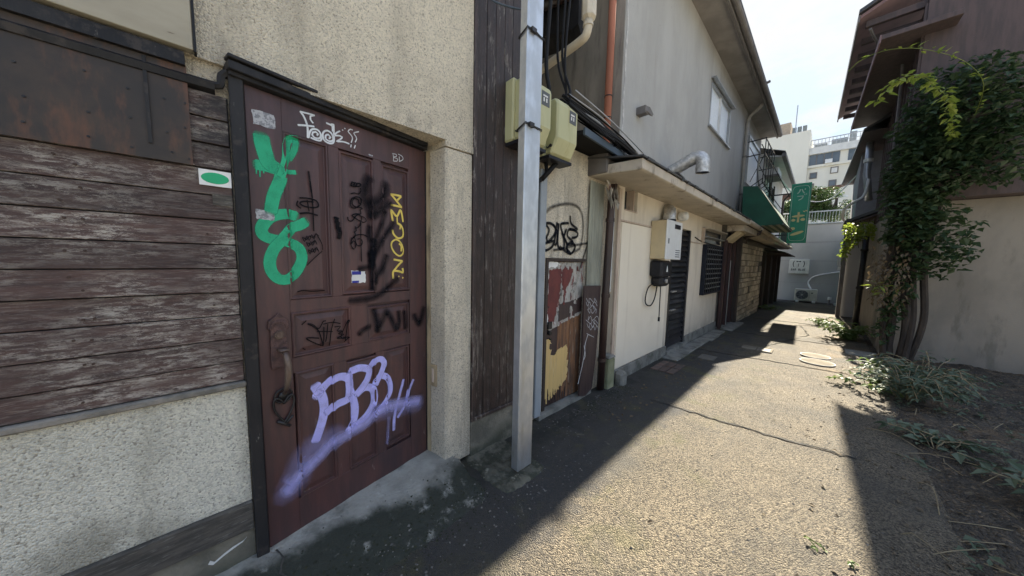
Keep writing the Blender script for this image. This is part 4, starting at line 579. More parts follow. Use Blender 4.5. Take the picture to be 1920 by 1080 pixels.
for k in range(16):
    y0 = 2.98 + rt.uniform(0, .22); z0 = 2.38 - rt.uniform(0, .14); p = [(-1.70 + rt.uniform(-.03, .03), y0 + rt.uniform(-.04, .04), z0), (-1.68 + rt.uniform(-.02, .03), y0 + rt.uniform(-.05, .05), z0 - .10), (-1.70 + rt.uniform(-.02, .03), y0 + .05, z0 - .17), (-1.71, y0 + .06, z0 - .03)]; n = len(m.v); m.v += p; m.f += [(n, n + 1, n + 2), (n, n + 2, n + 3)]
m.build('scraps', ply_grey, tw, fix=False)
cb = thing('concrete_post', (-1.77, 3.33, 0), 'short mossy concrete post stub at the foot of the annex corner', 'post')
bx('shaft', M('mossy_post', (.30, .30, .19), (.17, .18, .10), 4, rough=.95, bump=.5), cb, -1.83, -1.70, 3.235, 3.385, -.05, .36, bevel=.012); m = MB(); m.prism([(-1.835, 3.23, .361), (-1.695, 3.23, .361), (-1.695, 3.39, .361), (-1.835, 3.39, .361)], (0, 0, .03)); m.build('cap', concrete, cb, bevel=.012)
cb = thing('round_stone', (-1.69, 3.52, 0), 'small rounded pale stone block beside the mossy post stub', 'stone'); MB().box(-1.75, -1.63, 3.46, 3.60, -.04, .16).build('block', concrete, cb, bevel=.03)
# ---------------------------------------------------------------- cream annex
XC = -1.77
H3 = thing('cream_annex', (-2.0, 5.6, 0), 'single storey cream mortar annex with broad eave, heater and black louvred door', 'annex')
w = MB().box(-1.9, XC, 3.40, 3.55, -.1, 2.40).box(-1.9, XC, 3.55, 3.90, -.1, 2.14).box(-1.9, XC, 3.90, 5.20, -.1, 2.40).box(-1.9, XC, 5.20, 6.13, 2.09, 2.40).box(-1.9, XC, 6.13, 8.30, -.1, 2.40).box(-1.9, XC - .10, 3.55, 3.90, 2.14, 2.40).box(-1.9, XC - .09, 5.2, 6.13, -.1, 2.09).box(-3.5, -1.9, 3.40, 3.55, -.1, 2.40)
w.build('wall', cream_wall, H3)
bx('smooth_panel', M('smooth_cream_panel', (.76, .69, .565), (.71, .64, .52), 1.3, rough=.85, layers=[dict(col=(.55, .47, .36), scale=2, st=(3, 3, .2), lo=.55, hi=.75, amt=.5)]), H3, XC, XC + .012, 3.50, 5.05, .17, 1.985, bevel=.004)
bx('band', cream_trim, H3, XC, XC + .022, 3.45, 5.19, 1.988, 2.008); bx('band', cream_trim, H3, XC, XC + .016, 6.14, 8.29, 1.885, 1.90)
bx('corner_trim', cream_trim, H3, XC - .01, XC + .018, 3.395, 3.455, .0, 2.36, bevel=.004)
bx('plinth', concrete, H3, XC - .02, XC + .025, 3.46, 5.19, -.06, .155, bevel=.004); bx('plinth', concrete, H3, XC - .02, XC + .025, 6.14, 8.30, -.06, .17, bevel=.004)
wn = bx('slit_window', dark_glass, H3, XC - .095, XC - .09, 3.56, 3.89, 2.145, 2.395)
bx('frame', cream_trim, wn, XC - .089, XC + .006, 3.78, 3.80, 2.142, 2.398); bx('frame', cream_trim, wn, XC - .089, XC + .01, 3.552, 3.9, 2.13, 2.142)
# eave: sloping soffit, fascia, sheet roof on top
m = MB().prism([(-1.95, 2.86, 2.405), (-1.30, 2.86, 2.365), (-1.27, 2.86, 2.372), (-1.27, 2.86, 2.465), (-1.95, 2.86, 2.49)], (0, 5.50, 0)); m.build('eave', eave_mat, H3, bevel=.006)
rf = MB().prism([(-2.4, 2.83, 2.66), (-1.25, 2.83, 2.468), (-1.25, 2.83, 2.484), (-2.4, 2.83, 2.68)], (0, 5.56, 0)).build('roof_sheet', dark_sheet, H3)
rr = random.Random(8); m = MB()
for k in range(15): yy = 2.85 + k * .36 + rr.uniform(0, .3); m.box(-1.262, -1.243, yy, yy + rr.uniform(.03, .16), 2.462 - rr.uniform(0, .02), 2.484)
e = m.build('lifted_edges', dark_sheet, rf); e['kind'] = 'stuff'
gb = MB().box(-1.95, -1.62, 2.84, 3.16, 2.40, 2.60).build('rain_head', fascia_mat, H3, bevel=.008)
# louvred door
ld = bx('louvre_door', black_plastic, H3, XC - .089, XC - .06, 5.21, 6.12, .07, 2.085)
for a, b in ((5.205, 5.27), (6.06, 6.125)): bx('stile', louver_mat, ld, XC - .06, XC + .006, a, b, .065, 2.088, bevel=.003)
for k in range(22):
    z0 = .10 + k * .09; m = MB().prism([(XC - .058, 5.272, z0 + .078), (XC - .012, 5.272, z0), (XC - .007, 5.272, z0 + .006), (XC - .053, 5.272, z0 + .084)], (0, .786, 0)); m.build('slat', louver_mat, ld)
for zz in (.72, 1.03): MB().box(XC - .01, XC + .03, 5.30, 5.50, zz, zz + .018).build('bar', zinc, ld)
bx('door_sill', concrete, H3, XC - .08, XC + .05, 5.19, 6.14, -.06, .066)
# heater and meter on the wall
ht = thing('gas_heater', (-1.66, 4.64, 1.56), 'white and yellowed outdoor gas water heater on the cream wall', 'water heater')
bx('casing', heater_side, ht, XC + .013, -1.562, 4.35, 4.93, 1.56, 2.085, bevel=.006); f = bx('front_cover', heater_mat, ht, -1.561, -1.542, 4.346, 4.934, 1.556, 2.09, bevel=.006)
bx('exhaust_slot', black_plastic, ht, -1.5415, -1.536, 4.62, 4.84, 1.985, 2.045); bx('label', grey_label, f, -1.5418, -1.540, 4.40, 4.44, 1.77, 1.84)
for k in range(4): bx('vent_slot', fan_dark, f, -1.5418, -1.5405, 4.70, 4.88, 1.59 + k * .03, 1.602 + k * .03)
m = MB().tube(smooth_path([(-1.66, 4.72, 2.08), (-1.66, 4.72, 2.17), (-1.67, 4.76, 2.24), (-1.73, 4.84, 2.29), (-1.80, 4.88, 2.29)], .02), .085, 16); m.build('flue', zinc, ht, smooth=True)
MB().tube([(-1.66, 4.72, 2.10), (-1.66, 4.72, 2.13)], .092, 16).build('flue_collar', black_plastic, ht)
lp = thing('wall_lamp', (-1.75, 5.42, 2.26), 'small white round lamp under the eave beside the black flue', 'lamp'); m = MB().tube([(-1.768, 5.42, 2.26), (-1.74, 5.42, 2.26), (-1.65, 5.42, 2.26), (-1.62, 5.42, 2.26)], [.05, .075, .075, .05], 16); m.build('globe', heater_mat, lp, bevel=.015)
gm = thing('gas_meter', (-1.68, 4.5, 1.2), 'black gas meter with hanging cable below the white water heater', 'gas meter')
bx('body', black_plastic, gm, XC + .013, -1.58, 4.36, 4.70, 1.30, 1.54, bevel=.03); bx('lower_body', black_plastic, gm, XC + .013, -1.60, 4.42, 4.76, 1.17, 1.33, bevel=.04)
MB().prism([(-1.578, 4.50, 1.38), (-1.578, 4.56, 1.38), (-1.578, 4.53, 1.47)], (.004, 0, 0)).build('tag_plate', sign_white, gm); MB().disc((-1.598, 4.56, 1.25), .03, 14, Y, Z, d=X * .02).build('dial', zinc, gm)
m = MB().tube(smooth_path([(-1.70, 4.42, 1.22), (-1.72, 4.28, 1.16), (-1.72, 4.20, 1.02), (-1.72, 4.24, .93), (-1.72, 4.40, .90), (-1.70, 4.47, 1.0), (-1.68, 4.48, 1.18)], .03), .009, 6); m.tube([(-1.66, 4.56, 1.18), (-1.66, 4.57, .72)], .007, 6).tube([(-1.66, 4.57, .72), (-1.66, 4.57, .66)], .015, 8); m.build('cable', rubber, gm)
# black lattice grille and vent hood
gr = thing('black_grille', (-1.73, 7.8, .89), 'dark navy lattice grille over the window of the cream annex', 'grille')
bx('backing', navy_grille, gr, XC + .002, XC + .02, 6.92, 8.60 - .35, .90, 1.87)
for b in ((6.90, 6.95, .88, 1.89), (8.22, 8.27, .88, 1.89), (6.951, 8.219, .88, .92), (6.951, 8.219, 1.85, 1.89)): bx('frame', navy_grille, gr, XC + .002, XC + .075, *b, bevel=.003)
m = MB()
for k in range(8): yy = 7.06 + k * .145; m.box(XC + .045, XC + .06, yy, yy + .05, .921, 1.849)
for k in range(9): zz = .99 + k * .1; m.box(XC + .0605, XC + .072, 6.952, 8.218, zz, zz + .03)
m.build('lattice', louver_mat, gr); m = MB()
for k in range(8):
    for j in range(9): m.box(XC + .0725, XC + .077, 7.07 + k * .145, 7.10 + k * .145, .997 + j * .1, 1.013 + j * .1)
m.build('rivets', alu, gr)
vh = thing('window_hood', (-1.7, 7.5, 2.0), 'narrow vent window with flat hood above the navy lattice', 'vent window')
bx('glass', dark_glass, vh, XC + .003, XC + .01, 6.80, 8.2, 1.93, 2.17); bx('sill', alu_frame, vh, XC + .003, XC + .10, 6.78, 8.22, 2.02, 2.035); bx('frame', cream_trim, vh, XC + .003, XC + .05, 6.76, 6.82, 1.92, 2.20); bx('hood', eave_mat, vh, XC + .003, XC + .14, 6.78, 8.22, 2.175, 2.19)
m = MB().tube(smooth_path([(-1.76, 6.35, 1.99), (-1.76, 6.9, 1.93), (-1.76, 8.2, 1.90)], .1), .010, 6); cbl = tag(m.build('wall_cable', rubber), 'black cable pinned along the cream wall above the grille', 'cable')
# ---------------------------------------------------------------- tall grey building behind
XG = -1.90
H4 = thing('grey_building', (-3, 7, 2.4), 'two storey grey mortar building with one aluminium window and wide dark eave', 'building')
w = MB().box(-5.9, XG, 3.60, 7.16, 2.3, 6.3).box(-5.9, XG, 8.84, 13.2, 2.3, 6.3).box(-5.9, XG, 7.16, 8.84, 2.3, 4.25).box(-5.9, XG, 7.16, 8.84, 5.12, 6.3).box(-5.9, XG - .05, 7.16, 8.84, 4.25, 5.12)
w.build('front_wall', grey_wall, H4); bx('side_wall', grey_wall_dark, H4, -6, XG - .004, 3.585, 3.599, .2, 6.3)
wi = bx('window', frosted, H4, XG - .045, XG - .038, 7.17, 8.83, 4.26, 5.11)
for b in ((7.165, 7.215, 4.255, 5.115), (8.785, 8.835, 4.255, 5.115), (7.216, 8.784, 4.255, 4.30), (7.216, 8.784, 5.07, 5.115)): bx('frame', alu_frame, wi, XG - .037, XG + .012, *b)
bx('frame', white_frame, wi, XG - .037, XG - .005, 7.97, 8.04, 4.301, 5.069); bx('sill', alu_frame, wi, XG - .04, XG + .05, 7.12, 8.88, 4.225, 4.254); bx('hood', alu_frame, wi, XG, XG + .09, 7.12, 8.88, 5.125, 5.145)
# eave of the grey building
def eave(root, y0, y1, x0, x1, z, zs, mat, fm):
    MB().prism([(XG, y0, z - .02), (x0, y0, z - .05), (x0, y0, z - .02), (XG, y0, z + .02)], (x1 - x0, y1 - y0, zs)).build('soffit', mat, root)
    MB().prism([(x0, y0, z - .11), (x0 + .035, y0, z - .11), (x0 + .05, y0, z + .0), (x0, y0, z + .01)], (x1 - x0, y1 - y0, zs)).build('fascia', fm, root)
    pts = [(x0 + .085 + .055 * math.cos(a), y0 - .02, z - .03 + .055 * math.sin(a)) for a in [math.pi * (1 + i / 6) for i in range(7)]]
    MB().prism(pts, (x1 - x0, y1 - y0 + .04, zs)).build('gutter', fm, root, smooth=False)
    MB().prism([(-4, y0 - .05, z + 1.0), (x0 + .13, y0 - .05, z + .02), (x0 + .13, y0 - .05, z + .05), (-4, y0 - .05, z + 1.03)], (x1 - x0, y1 - y0 + .1, zs)).build('roof', dark_sheet, root)
eave(H4, 3.35, 13.1, -1.47, -1.51, 5.83, -.16, soffit_mat, fascia_mat)
MB().tube([(-1.40, 9.4, 5.72), (-1.30, 9.43, 5.76)], .03, 6).build('gutter_bracket', fascia_mat, H4)
bx('gable_trim', soffit_mat, H4, -5, -1.50, 3.3, 3.36, 5.76, 5.86)
# white sealant line at the corner
m = MB(); rr = random.Random(6); n = 46
for i in range(n):
    zz = 2.55 + i * .075; yy = 3.64 + .012 * math.sin(i * .9) + rr.uniform(-.006, .006); wd = rr.uniform(.008, .018); m.v += [(XG + .006, yy - wd, zz), (XG + .009, yy + wd, zz)]
m.f = [(2 * i, 2 * i + 1, 2 * i + 3, 2 * i + 2) for i in range(n - 1)]; m.build('sealant', caulk, H4)
op = thing('orange_pipe', (-2.02, 3.5, 2.6), 'orange brown vertical drain pipe beside the grey building corner', 'drain pipe')
MB().tube([(-2.03, 3.515, 2.55), (-2.03, 3.515, 6.0)], .043, 18).build('pipe', orange_pipe, op, smooth=True)
for zz in (3.25, 3.5): MB().tube([(-2.03, 3.515, zz), (-2.03, 3.515, zz + .012)], .048, 14).build('clamp', black_iron, op); MB().box(-2.04, -2.02, 3.5, 3.6, zz + .002, zz + .010).build('clamp', black_iron, op)
bk = thing('cut_bracket', (XG, 4.05, 3.45), 'rusty cut bracket stub sticking out of the grey wall', 'bracket'); m = MB().box(XG, XG + .12, 4.0, 4.10, 3.41, 3.50).prism([(XG + .12, 4.0, 3.43), (XG + .12, 4.12, 3.41), (XG + .12, 4.16, 3.45), (XG + .12, 4.04, 3.50)], (.015, .06, 0)); m.build('stub', fascia_mat, bk)
# duct through the roof
du = thing('exhaust_duct', (-1.9, 5.0, 2.7), 'bent shiny zinc exhaust duct rising over the annex roof', 'duct')
path = smooth_path([(-1.84, 5.02, 2.86), (-1.70, 5.03, 2.93), (-1.55, 5.04, 3.00), (-1.47, 5.05, 3.03), (-1.41, 5.05, 3.02), (-1.375, 5.05, 2.97), (-1.37, 5.05, 2.88), (-1.37, 5.05, 2.80)], .025)
MB().tube(path, .088, 18, cap=False).build('pipe', zinc, du, smooth=True)
for p, q in ((path[4], path[5]), (path[len(path) // 2 - 1], path[len(path) // 2]), (path[-4], path[-3])): MB().tube([p, p.lerp(q, .5)], .093, 18).build('seam_band', zinc, du)
MB().disc((-1.37, 5.05, 2.81), .086, 18, X, Y, .086).build('opening', black_plastic, du)
m = MB().box(-1.92, -1.72, 4.86, 5.24, 2.60, 2.80).prism([(-1.95, 4.80, 2.80), (-1.62, 4.84, 2.80), (-1.66, 5.26, 2.80), (-1.95, 5.3, 2.80)], (0, 0, .02)); m.build('collar', dark_sheet, du)
# cables from the meter boxes along the lean-to roof
def cable(name, pts, r, mat, label, group=None): return tag(MB().tube(smooth_path(pts, .05), r, 6).build(name, mat, smooth=True), label, 'cable', group)
rc = random.Random(17)
m = MB()
for k in range(20):
    y = rc.uniform(-.07, .07); z = rc.uniform(-.06, .06); pts = [(-1.66 + y, 2.15, 2.83 + z), (-1.60 + y * .6, 2.5, 2.78 + z * .8 - rc.uniform(0, .05)), (-1.57 + y, 2.9, 2.70 + z * .8), (-1.56 + y * .5, 3.4, 2.64 + z * .5), (-1.60, 4.2, 2.60 + z * .3), (-1.8, 4.6, 2.66)]
    m.tube(smooth_path(pts, .06), rc.uniform(.005, .012), 6)
for k in range(9):
    y0 = rc.uniform(2.3, 3.0); z0 = 2.74 - (y0 - 2.3) * .12; m.tube(smooth_path([(-1.58 + rc.uniform(-.05, .05), y0, z0 + .03), (-1.53 + rc.uniform(-.03, .04), y0 + .12, z0 - rc.uniform(.02, .12)), (-1.55 + rc.uniform(-.05, .05), y0 + .3, z0 - rc.uniform(-.02, .08)), (-1.57, y0 + .42, z0 + rc.uniform(-.03, .05))], .04), rc.uniform(.004, .007), 5)
tag(m.build('cable_bundle', rubber, smooth=True), 'tangle of black cables and loops running over the lean-to roof', 'cables')
m = MB()
for k in range(5): y = rc.uniform(-.06, .06); z = rc.uniform(-.03, .08); m.tube(smooth_path([(-1.62 + y, 2.18, 2.84 + z), (-1.55 + y * .6, 2.6, 2.77 + z * .8), (-1.54 + y, 3.0, 2.68 + z * .8), (-1.55 + y * .5, 3.6, 2.62 + z * .5), (-1.75, 4.4, 2.64)], .06), .006, 6)
tag(m.build('pale_cables', alu_frame, smooth=True), 'few pale grey cables on top of the black cable tangle', 'cables')
m = MB()
for x0, x1 in ((-1.83, -1.70), (-1.78, -1.66), (-1.75, -1.70)): m.tube(smooth_path([(x0, 2.28 + (x0 + 1.8), 3.9), (x0, 2.27, 3.3), (x1, 2.24, 2.95), (x1 + .03, 2.18, 2.80)], .06), .011, 6)
tag(m.build('drop_cable', rubber, smooth=True), 'black cables hanging down behind the pole to the meter box', 'cables')
m = MB().tube(smooth_path([(-1.70, 2.0, 3.6), (-1.73, 2.0, 3.1), (-1.70, 2.02, 2.85), (-1.74, 2.03, 2.62)], .05), .016, 6).tube(smooth_path([(-1.76, 2.06, 2.36), (-1.77, 2.10, 2.26), (-1.80, 2.02, 2.18), (-1.81, 2.0, 1.7), (-1.81, 2.0, .1)], .06), .018, 8)
m.tube(smooth_path([(-1.72, 2.17, 2.36), (-1.74, 2.10, 2.28), (-1.79, 2.05, 2.2)], .04), .022, 8); tag(m.build('riser_cable', rubber, smooth=True), 'thick black riser cable below the labelled meter box', 'cable')
cd = thing('grey_conduit', (-1.79, 2.09, 0), 'narrow blue grey conduit post directly behind the square pole', 'conduit'); bx('duct', M('blue_grey_paint', (.33, .36, .38), rough=.6), cd, -1.838, -1.79, 2.05, 2.135, .03, 2.30, bevel=.006)
cable('span_wire', [(-1.74, .95, 3.36), (-1.70, 1.35, 3.22), (-1.47, 1.52, 3.10)], .006, cable_blue, 'thin grey wire tied from the dark boards to the pole')
# black upper eave and cream hopper above
H5 = thing('upper_eave', (-2.2, 2.7, 3.8), 'black upper eave corner with brown gutter above the meter boxes', 'eave')
MB().prism([(-3.0, 2.6, 3.98), (-2.25, 2.6, 3.86), (-1.92, 2.6, 3.76), (-1.86, 2.6, 3.78), (-1.86, 2.6, 4.2), (-2.2, 2.6, 4.99), (-3.0, 2.6, 4.99)], (-.12, .28, 0)).build('soffit', black_soffit, H5); m = MB().tube([(-2.25, 2.55, 4.14), (-1.90, 2.55, 4.06)], .06, 12); m.build('gutter', brown_pipe, H5, smooth=True)
hp_ = thing('cream_hopper', (-1.74, 2.6, 3.6), 'cream plastic rain hopper with slanting pipe under black eave', 'hopper')
m = MB().prism([(-1.80, 2.53, 3.73), (-1.68, 2.53, 3.73), (-1.68, 2.66, 3.73), (-1.80, 2.66, 3.73)], (0, 0, .24)); m.build('head', cream_plastic, hp_, bevel=.035)
m = MB().tube(smooth_path([(-1.74, 2.59, 3.74), (-1.74, 2.59, 3.67), (-1.76, 2.595, 3.625), (-1.84, 2.60, 3.60), (-2.17, 2.62, 3.58), (-2.5, 2.64, 3.56)], .03), .040, 12); m.build('pipe', cream_plastic, hp_, smooth=True)
MB().tube([(-1.74, 2.59, 3.685), (-1.74, 2.59, 3.71)], .048, 12).build('collar', cream_plastic, hp_)
# ---------------------------------------------------------------- old shop row further along
XS = -1.63
H6 = thing('old_shop', (-2.2, 11, 0), 'old shop front with pale stone facing and dark red door below the green awning', 'shop')
w = MB().box(-2.0, XS - .06, 8.31, 9.62, 2.05, 2.45).box(-2.0, XS - .02, 9.62, 13.4, -.3, 2.42).box(-2.0, XS - .12, 8.31, 9.6, -.2, 2.05).box(-2.0, XS - .15, 13.4, 19.2, -.4, 2.42)
w.build('wall', mortar, H6)
rd_ = bx('red_door', reddoor_mat, H6, XS - .115, XS - .09, 8.36, 9.30, .02, 2.04)
for a, b in ((8.315, 8.38), (8.80, 8.86), (9.28, 9.36)): bx('post', reddoor_mat, rd_, XS - .089, XS - .02, a, b, .0, 2.049, bevel=.004)
bx('rail', alu_frame, rd_, XS - .0195, XS - .005, 8.78, 8.80, .05, 1.6); bx('side_post', brown_timber, H6, XS - .10, XS + .06, 9.40, 9.58, -.05, 2.2, bevel=.006); bx('door_sill', concrete, H6, XS - .12, XS + .22, 8.32, 9.6, -.06, .035, bevel=.01)
# stone facing: each stone a piece
fac = bx('stone_facing', mortar, H6, XS - .02, XS - .006, 9.64, 13.35, -.25, 2.05); rs = random.Random(21)
z = -.10
while z < 1.98:
    h = rs.choice((.11, .15, .19)); y = 9.66 + rs.uniform(0, .12)
    while y < 13.3:
        L_ = min(rs.uniform(.22, .55), 13.33 - y)
        if L_ > .1 and not (rs.random() < .10 and y > 11): bx('stone', stone_mat, fac, XS - .0055, XS + rs.uniform(.012, .035), y + .012, y + L_ - .010, z + .010, z + h - .006, bevel=.009)
        y += L_
    z += h
bx('lintel', mortar, H6, XS - .02, XS + .05, 9.62, 13.4, 2.06, 2.16, bevel=.01)
for y0, y1, dark in ((13.45, 14.1, 0), (14.3, 15.6, 1), (15.9, 17.4, 1), (17.7, 18.8, 0)):
    d = bx('shop_door', brown_timber if dark else reddoor_mat, H6, XS - .149, XS - .12, y0, y1, -.22, 1.86)
    for q in range(4): a = y0 + (y1 - y0) * q / 4; bx('board', brown_timber, d, XS - .119, XS - .105, a + .004, a + (y1 - y0) / 4 - .004, -.20, 1.84, bevel=.002)
    bx('post', brown_timber, d, XS - .149, XS + .02, y1 + .001, y1 + .12, -.25, 2.0); bx('post', brown_timber, d, XS - .149, XS + .01, y0 - .1, y0 - .001, -.25, 2.0)
m = MB().prism([(XS - .15, 14.2, 2.12), (XS + .52, 14.2, 1.95), (XS + .52, 14.2, 1.98), (XS - .15, 14.2, 2.17)], (0, 4.4, -.05)); m.build('canopy', brown_timber, H6); m = MB()
for k in range(9): m.box(XS - .1, XS + .50, 14.3 + k * .5, 14.34 + k * .5, 1.90, 1.95)
m.build('rafters', brown_timber, H6)
m = MB().prism([(-2.0, 8.32, 2.60), (XS + .30, 8.32, 2.46), (XS + .30, 8.32, 2.49), (-2.0, 8.32, 2.64)], (0, 10.9, -.12)); m.build('pent_roof', dark_sheet, H6)
for a, b in ((8.3, 9.9), (10.0, 12.6), (12.7, 16.2), (16.3, 19.2)):
    dzz = (a - 8.3) * -.012; MB().tube([(XS + .33, a, 2.44 + dzz), (XS + .33, b, 2.44 + dzz - (b - a) * .012)], .055, 10).build('gutter', eave_mat if a < 12 else cream_plastic, H6, smooth=False)
bx('eave_box', eave_mat, H6, XS - .05, XS + .27, 8.35, 19.1, 2.25, 2.38)
m = MB().tube([(XS + .33, 10.0, 2.40), (XS + .32, 10.0, 2.30), (XS + .05, 10.02, 2.22), (XS + .045, 10.02, 2.06)], .04, 10); m.build('downpipe', brown_pipe, H6, smooth=True)
tl = thing('tilted_lamp_box', (XS + .1, 8.6, 2.1), 'tilted yellowed lamp box hanging under the gutter above the red door', 'lamp box')
m = MB().prism([(XS - .02, 8.42, 2.00), (XS + .22, 8.42, 2.22), (XS + .15, 8.42, 2.29), (XS - .09, 8.42, 2.07)], (0, .42, .0)); m.build('box', M('yellowed_lamp_panel', (.50, .40, .24), rough=.6), tl, bevel=.008); bx('bracket', black_iron, tl, XS - .06, XS + .0, 8.55, 8.60, 2.07, 2.24)
# upper storeys along the row
H7 = thing('white_upper_house', (-2.5, 15, 2.6), 'white walled upper storey with brown window strip under the far left eave', 'house')
w = MB().box(-2.4, -1.80, 13.22, 19.2, 2.35, 5.2); w.build('wall', white_house, H7)
wd = bx('window', dark_glass, H7, -1.799, -1.78, 14.9, 15.9, 3.2, 4.5); bx('frame', brown_timber, wd, -1.7795, -1.74, 14.8, 14.9, 3.1, 4.6); bx('frame', brown_timber, wd, -1.7795, -1.74, 15.9, 16.0, 3.1, 4.6)
bx('window_hood', fascia_mat, H7, -1.799, -1.42, 13.6, 14.6, 4.50, 4.56); bx('hood_box', white_house, H7, -1.799, -1.45, 13.62, 14.58, 4.561, 4.78)
MB().prism([(-1.80, 13.2, 5.08), (-1.32, 13.2, 4.98), (-1.32, 13.2, 5.02), (-1.80, 13.2, 5.14)], (-.08, 5.6, -.02)).build('soffit', white_house, H7)
MB().prism([(-1.34, 13.1, 4.96), (-1.24, 13.1, 4.96), (-1.24, 13.1, 5.08), (-1.34, 13.1, 5.08)], (-.08, 5.8, -.02)).build('gutter', fascia_mat, H7)
MB().prism([(-4, 13.1, 6.1), (-1.26, 13.1, 5.10), (-1.26, 13.1, 5.13), (-4, 13.1, 6.13)], (-.08, 6, 0)).build('roof', dark_sheet, H7)
MB().tube(smooth_path([(-1.34, 18.6, 4.95), (-1.36, 18.6, 4.85), (-1.62, 18.65, 4.55), (-1.70, 18.65, 4.40), (-1.70, 18.65, 2.4)], .1), .045, 8).build('downpipe', brown_pipe, H7, smooth=True)
gp = thing('grey_downpipe', (-1.86, 10.45, 2.6), 'pale grey vertical downpipe on the grey building left of the green awning', 'downpipe')
MB().tube(smooth_path([(-1.50, 10.3, 5.70), (-1.56, 10.32, 5.60), (-1.80, 10.42, 5.45), (-1.84, 10.44, 5.3), (-1.84, 10.46, 2.62)], .08), .042, 12).build('pipe', M('grey_pipe', (.30, .285, .26), rough=.6), gp, smooth=True)
for zz in (3.4, 4.4): MB().tube([(-1.84, 10.45, zz), (-1.84, 10.45, zz + .05)], .05, 12).build('collar', fascia_mat, gp)
# projecting upper window with rail frame above the awning
uw = thing('railed_window', (-1.88, 11.6, 4), 'upper window with thin iron flower rail above the green awning', 'window')
bx('pane', frosted, uw, XG + .005, XG + .02, 11.0, 12.7, 3.9, 5.1); 
for b in ((10.95, 11.0, 3.85, 5.15), (12.7, 12.76, 3.85, 5.15), (11.001, 12.699, 5.1, 5.16)): bx('frame', alu_frame, uw, XG + .005, XG + .06, *b)
m = MB()
for zz in (4.55, 4.95):
    m.tube([(XG + .02, 10.95, zz), (XG + .42, 10.95, zz + .02), (XG + .42, 12.75, zz + .02), (XG + .02, 12.75, zz)], .016, 6)
for yy in (10.96, 11.4, 11.85, 12.3, 12.74): m.tube([(XG + .42, yy, 3.75), (XG + .42, yy, 4.99)], .012, 6).tube([(XG + .42, yy, 3.9), (XG + .02, yy, 3.6)], .012, 6)
m.tube([(XG + .02, 11.2, 4.9), (XG + .42, 11.6, 4.0)], .010, 6).tube([(XG + .02, 11.7, 4.0), (XG + .42, 11.2, 4.7)], .010, 6); m.build('rail', black_iron, uw)
cable('drape_cable', [(XG + .30, 11.0, 4.6), (XG + .25, 11.3, 4.1), (XG + .30, 11.7, 3.7), (XG + .42, 12.0, 3.55)], .022, alu_frame, 'pale bent hose drooping behind the iron rail above the awning')
# green awning
aw = thing('green_awning', (-1.7, 11, 2.5), 'dark green vinyl awning with striped underside over the old shop', 'awning')
y0, y1 = 9.95, 12.3
side = [(-1.73, 3.52), (-1.42, 3.48), (-.86, 2.52), (-1.36, 2.50), (-1.70, 2.82)]
for yy in (y0, y1): MB().prism([(x, yy, z) for x, z in side], (0, .012, 0)).build('side_panel', green_fabric, aw)
MB().prism([(-1.73, y0, 3.525), (-1.42, y0, 3.485), (-1.42, y0, 3.497), (-1.73, y0, 3.537)], (0, y1 - y0 + .012, 0)).build('top_panel', green_fabric, aw)
n = 14; ym = (y1 - y0) / n
for k in range(n): MB().prism([(-1.415, y0 + k * ym, 3.487), (-.852, y0 + k * ym, 2.522), (-.843, y0 + k * ym, 2.530), (-1.406, y0 + k * ym, 3.497)], (0, ym - .001, 0)).build('stripe', green_fabric if k % 3 else leaf_lit if False else stripe_pale, aw)
for k in range(7): x0 = -1.36 + k * .0714; MB().prism([(x0, y0 + .013, 2.495), (x0 + .0704, y0 + .013, 2.497), (x0 + .0704, y0 + .013, 2.503), (x0, y0 + .013, 2.501)], (0, y1 - y0 - .014, 0)).build('stripe', stripe_pale if k % 2 else M('green_awning_dull', (.05, .11, .075), rough=.7), aw)
m = MB()
for yy in (y0 + .03, y1 - .02): m.tube([(-1.72, yy, 3.5), (-1.42, yy, 3.46), (-.88, yy, 2.53)], .013, 6)
m.tube([(-.87, y0, 2.515), (-.87, y1, 2.515)], .014, 6); m.build('frame', alu_frame, aw)
ga = thing('roof_ac_unit', (-1.4, 17.2, 2.3), 'small dark air conditioner on the low roof left of the vertical sign', 'air conditioner')
bx('casing', fan_dark, ga, -1.52, -1.22, 16.9, 17.5, 2.36, 2.95, bevel=.01); m = MB().box(-1.55, -1.52, 16.88, 17.52, 2.33, 2.98).box(-1.22, -1.19, 16.88, 17.52, 2.33, 2.98); m.build('frame', ac_mat, ga)
# ---------------------------------------------------------------- vertical green bar sign
sg = thing('vertical_sign', (-.85, 13.7, 2.2), 'tall green hanging sign with cream Japanese lettering over the alley', 'sign')
SX0, SX1, SZ0, SZ1, SY = -1.07, -.60, 2.25, 4.16, 13.66
bx('panel', sign_green, sg, SX0, SX1, SY, SY + .10, SZ0, SZ1, bevel=.004); m = MB()
W_, H_ = SX1 - SX0, SZ1 - SZ0
def sp(u, v, off=.002): return Vector((SX0 + W_ * u, SY - off, SZ0 + H_ * v))
def sstroke(mb, pts, w):   # lettering stroke in fractions of the sign
    p = smooth_path([(a * W_, b * H_) for a, b in pts], .02) if len(pts) > 2 else [Vector((a * W_, b * H_, 0)) for a, b in pts]
    for a, b in zip(p, p[1:]):
        t = (b - a).normalized(); nr = Vector((-t.y, t.x, 0)) * w / 2; mb.prism([Vector((SX0 + q.x, SY - .002, SZ0 + q.y)) for q in (a - nr, b - nr + t * .004, b + nr + t * .004, a + nr)], (0, -.003, 0))
br_ = smooth_path([(.08, .10), (.08, .5), (.08, .90), (.16, .945), (.5, .955), (.84, .945), (.92, .90), (.92, .5), (.92, .10), (.84, .05), (.5, .04), (.16, .05), (.08, .10)], .05)
m = MB(); sstroke(m, [(p.x, p.y) for p in br_], .012); m.build('border', sign_pale, sg)
m = MB()   # the upper pair of characters
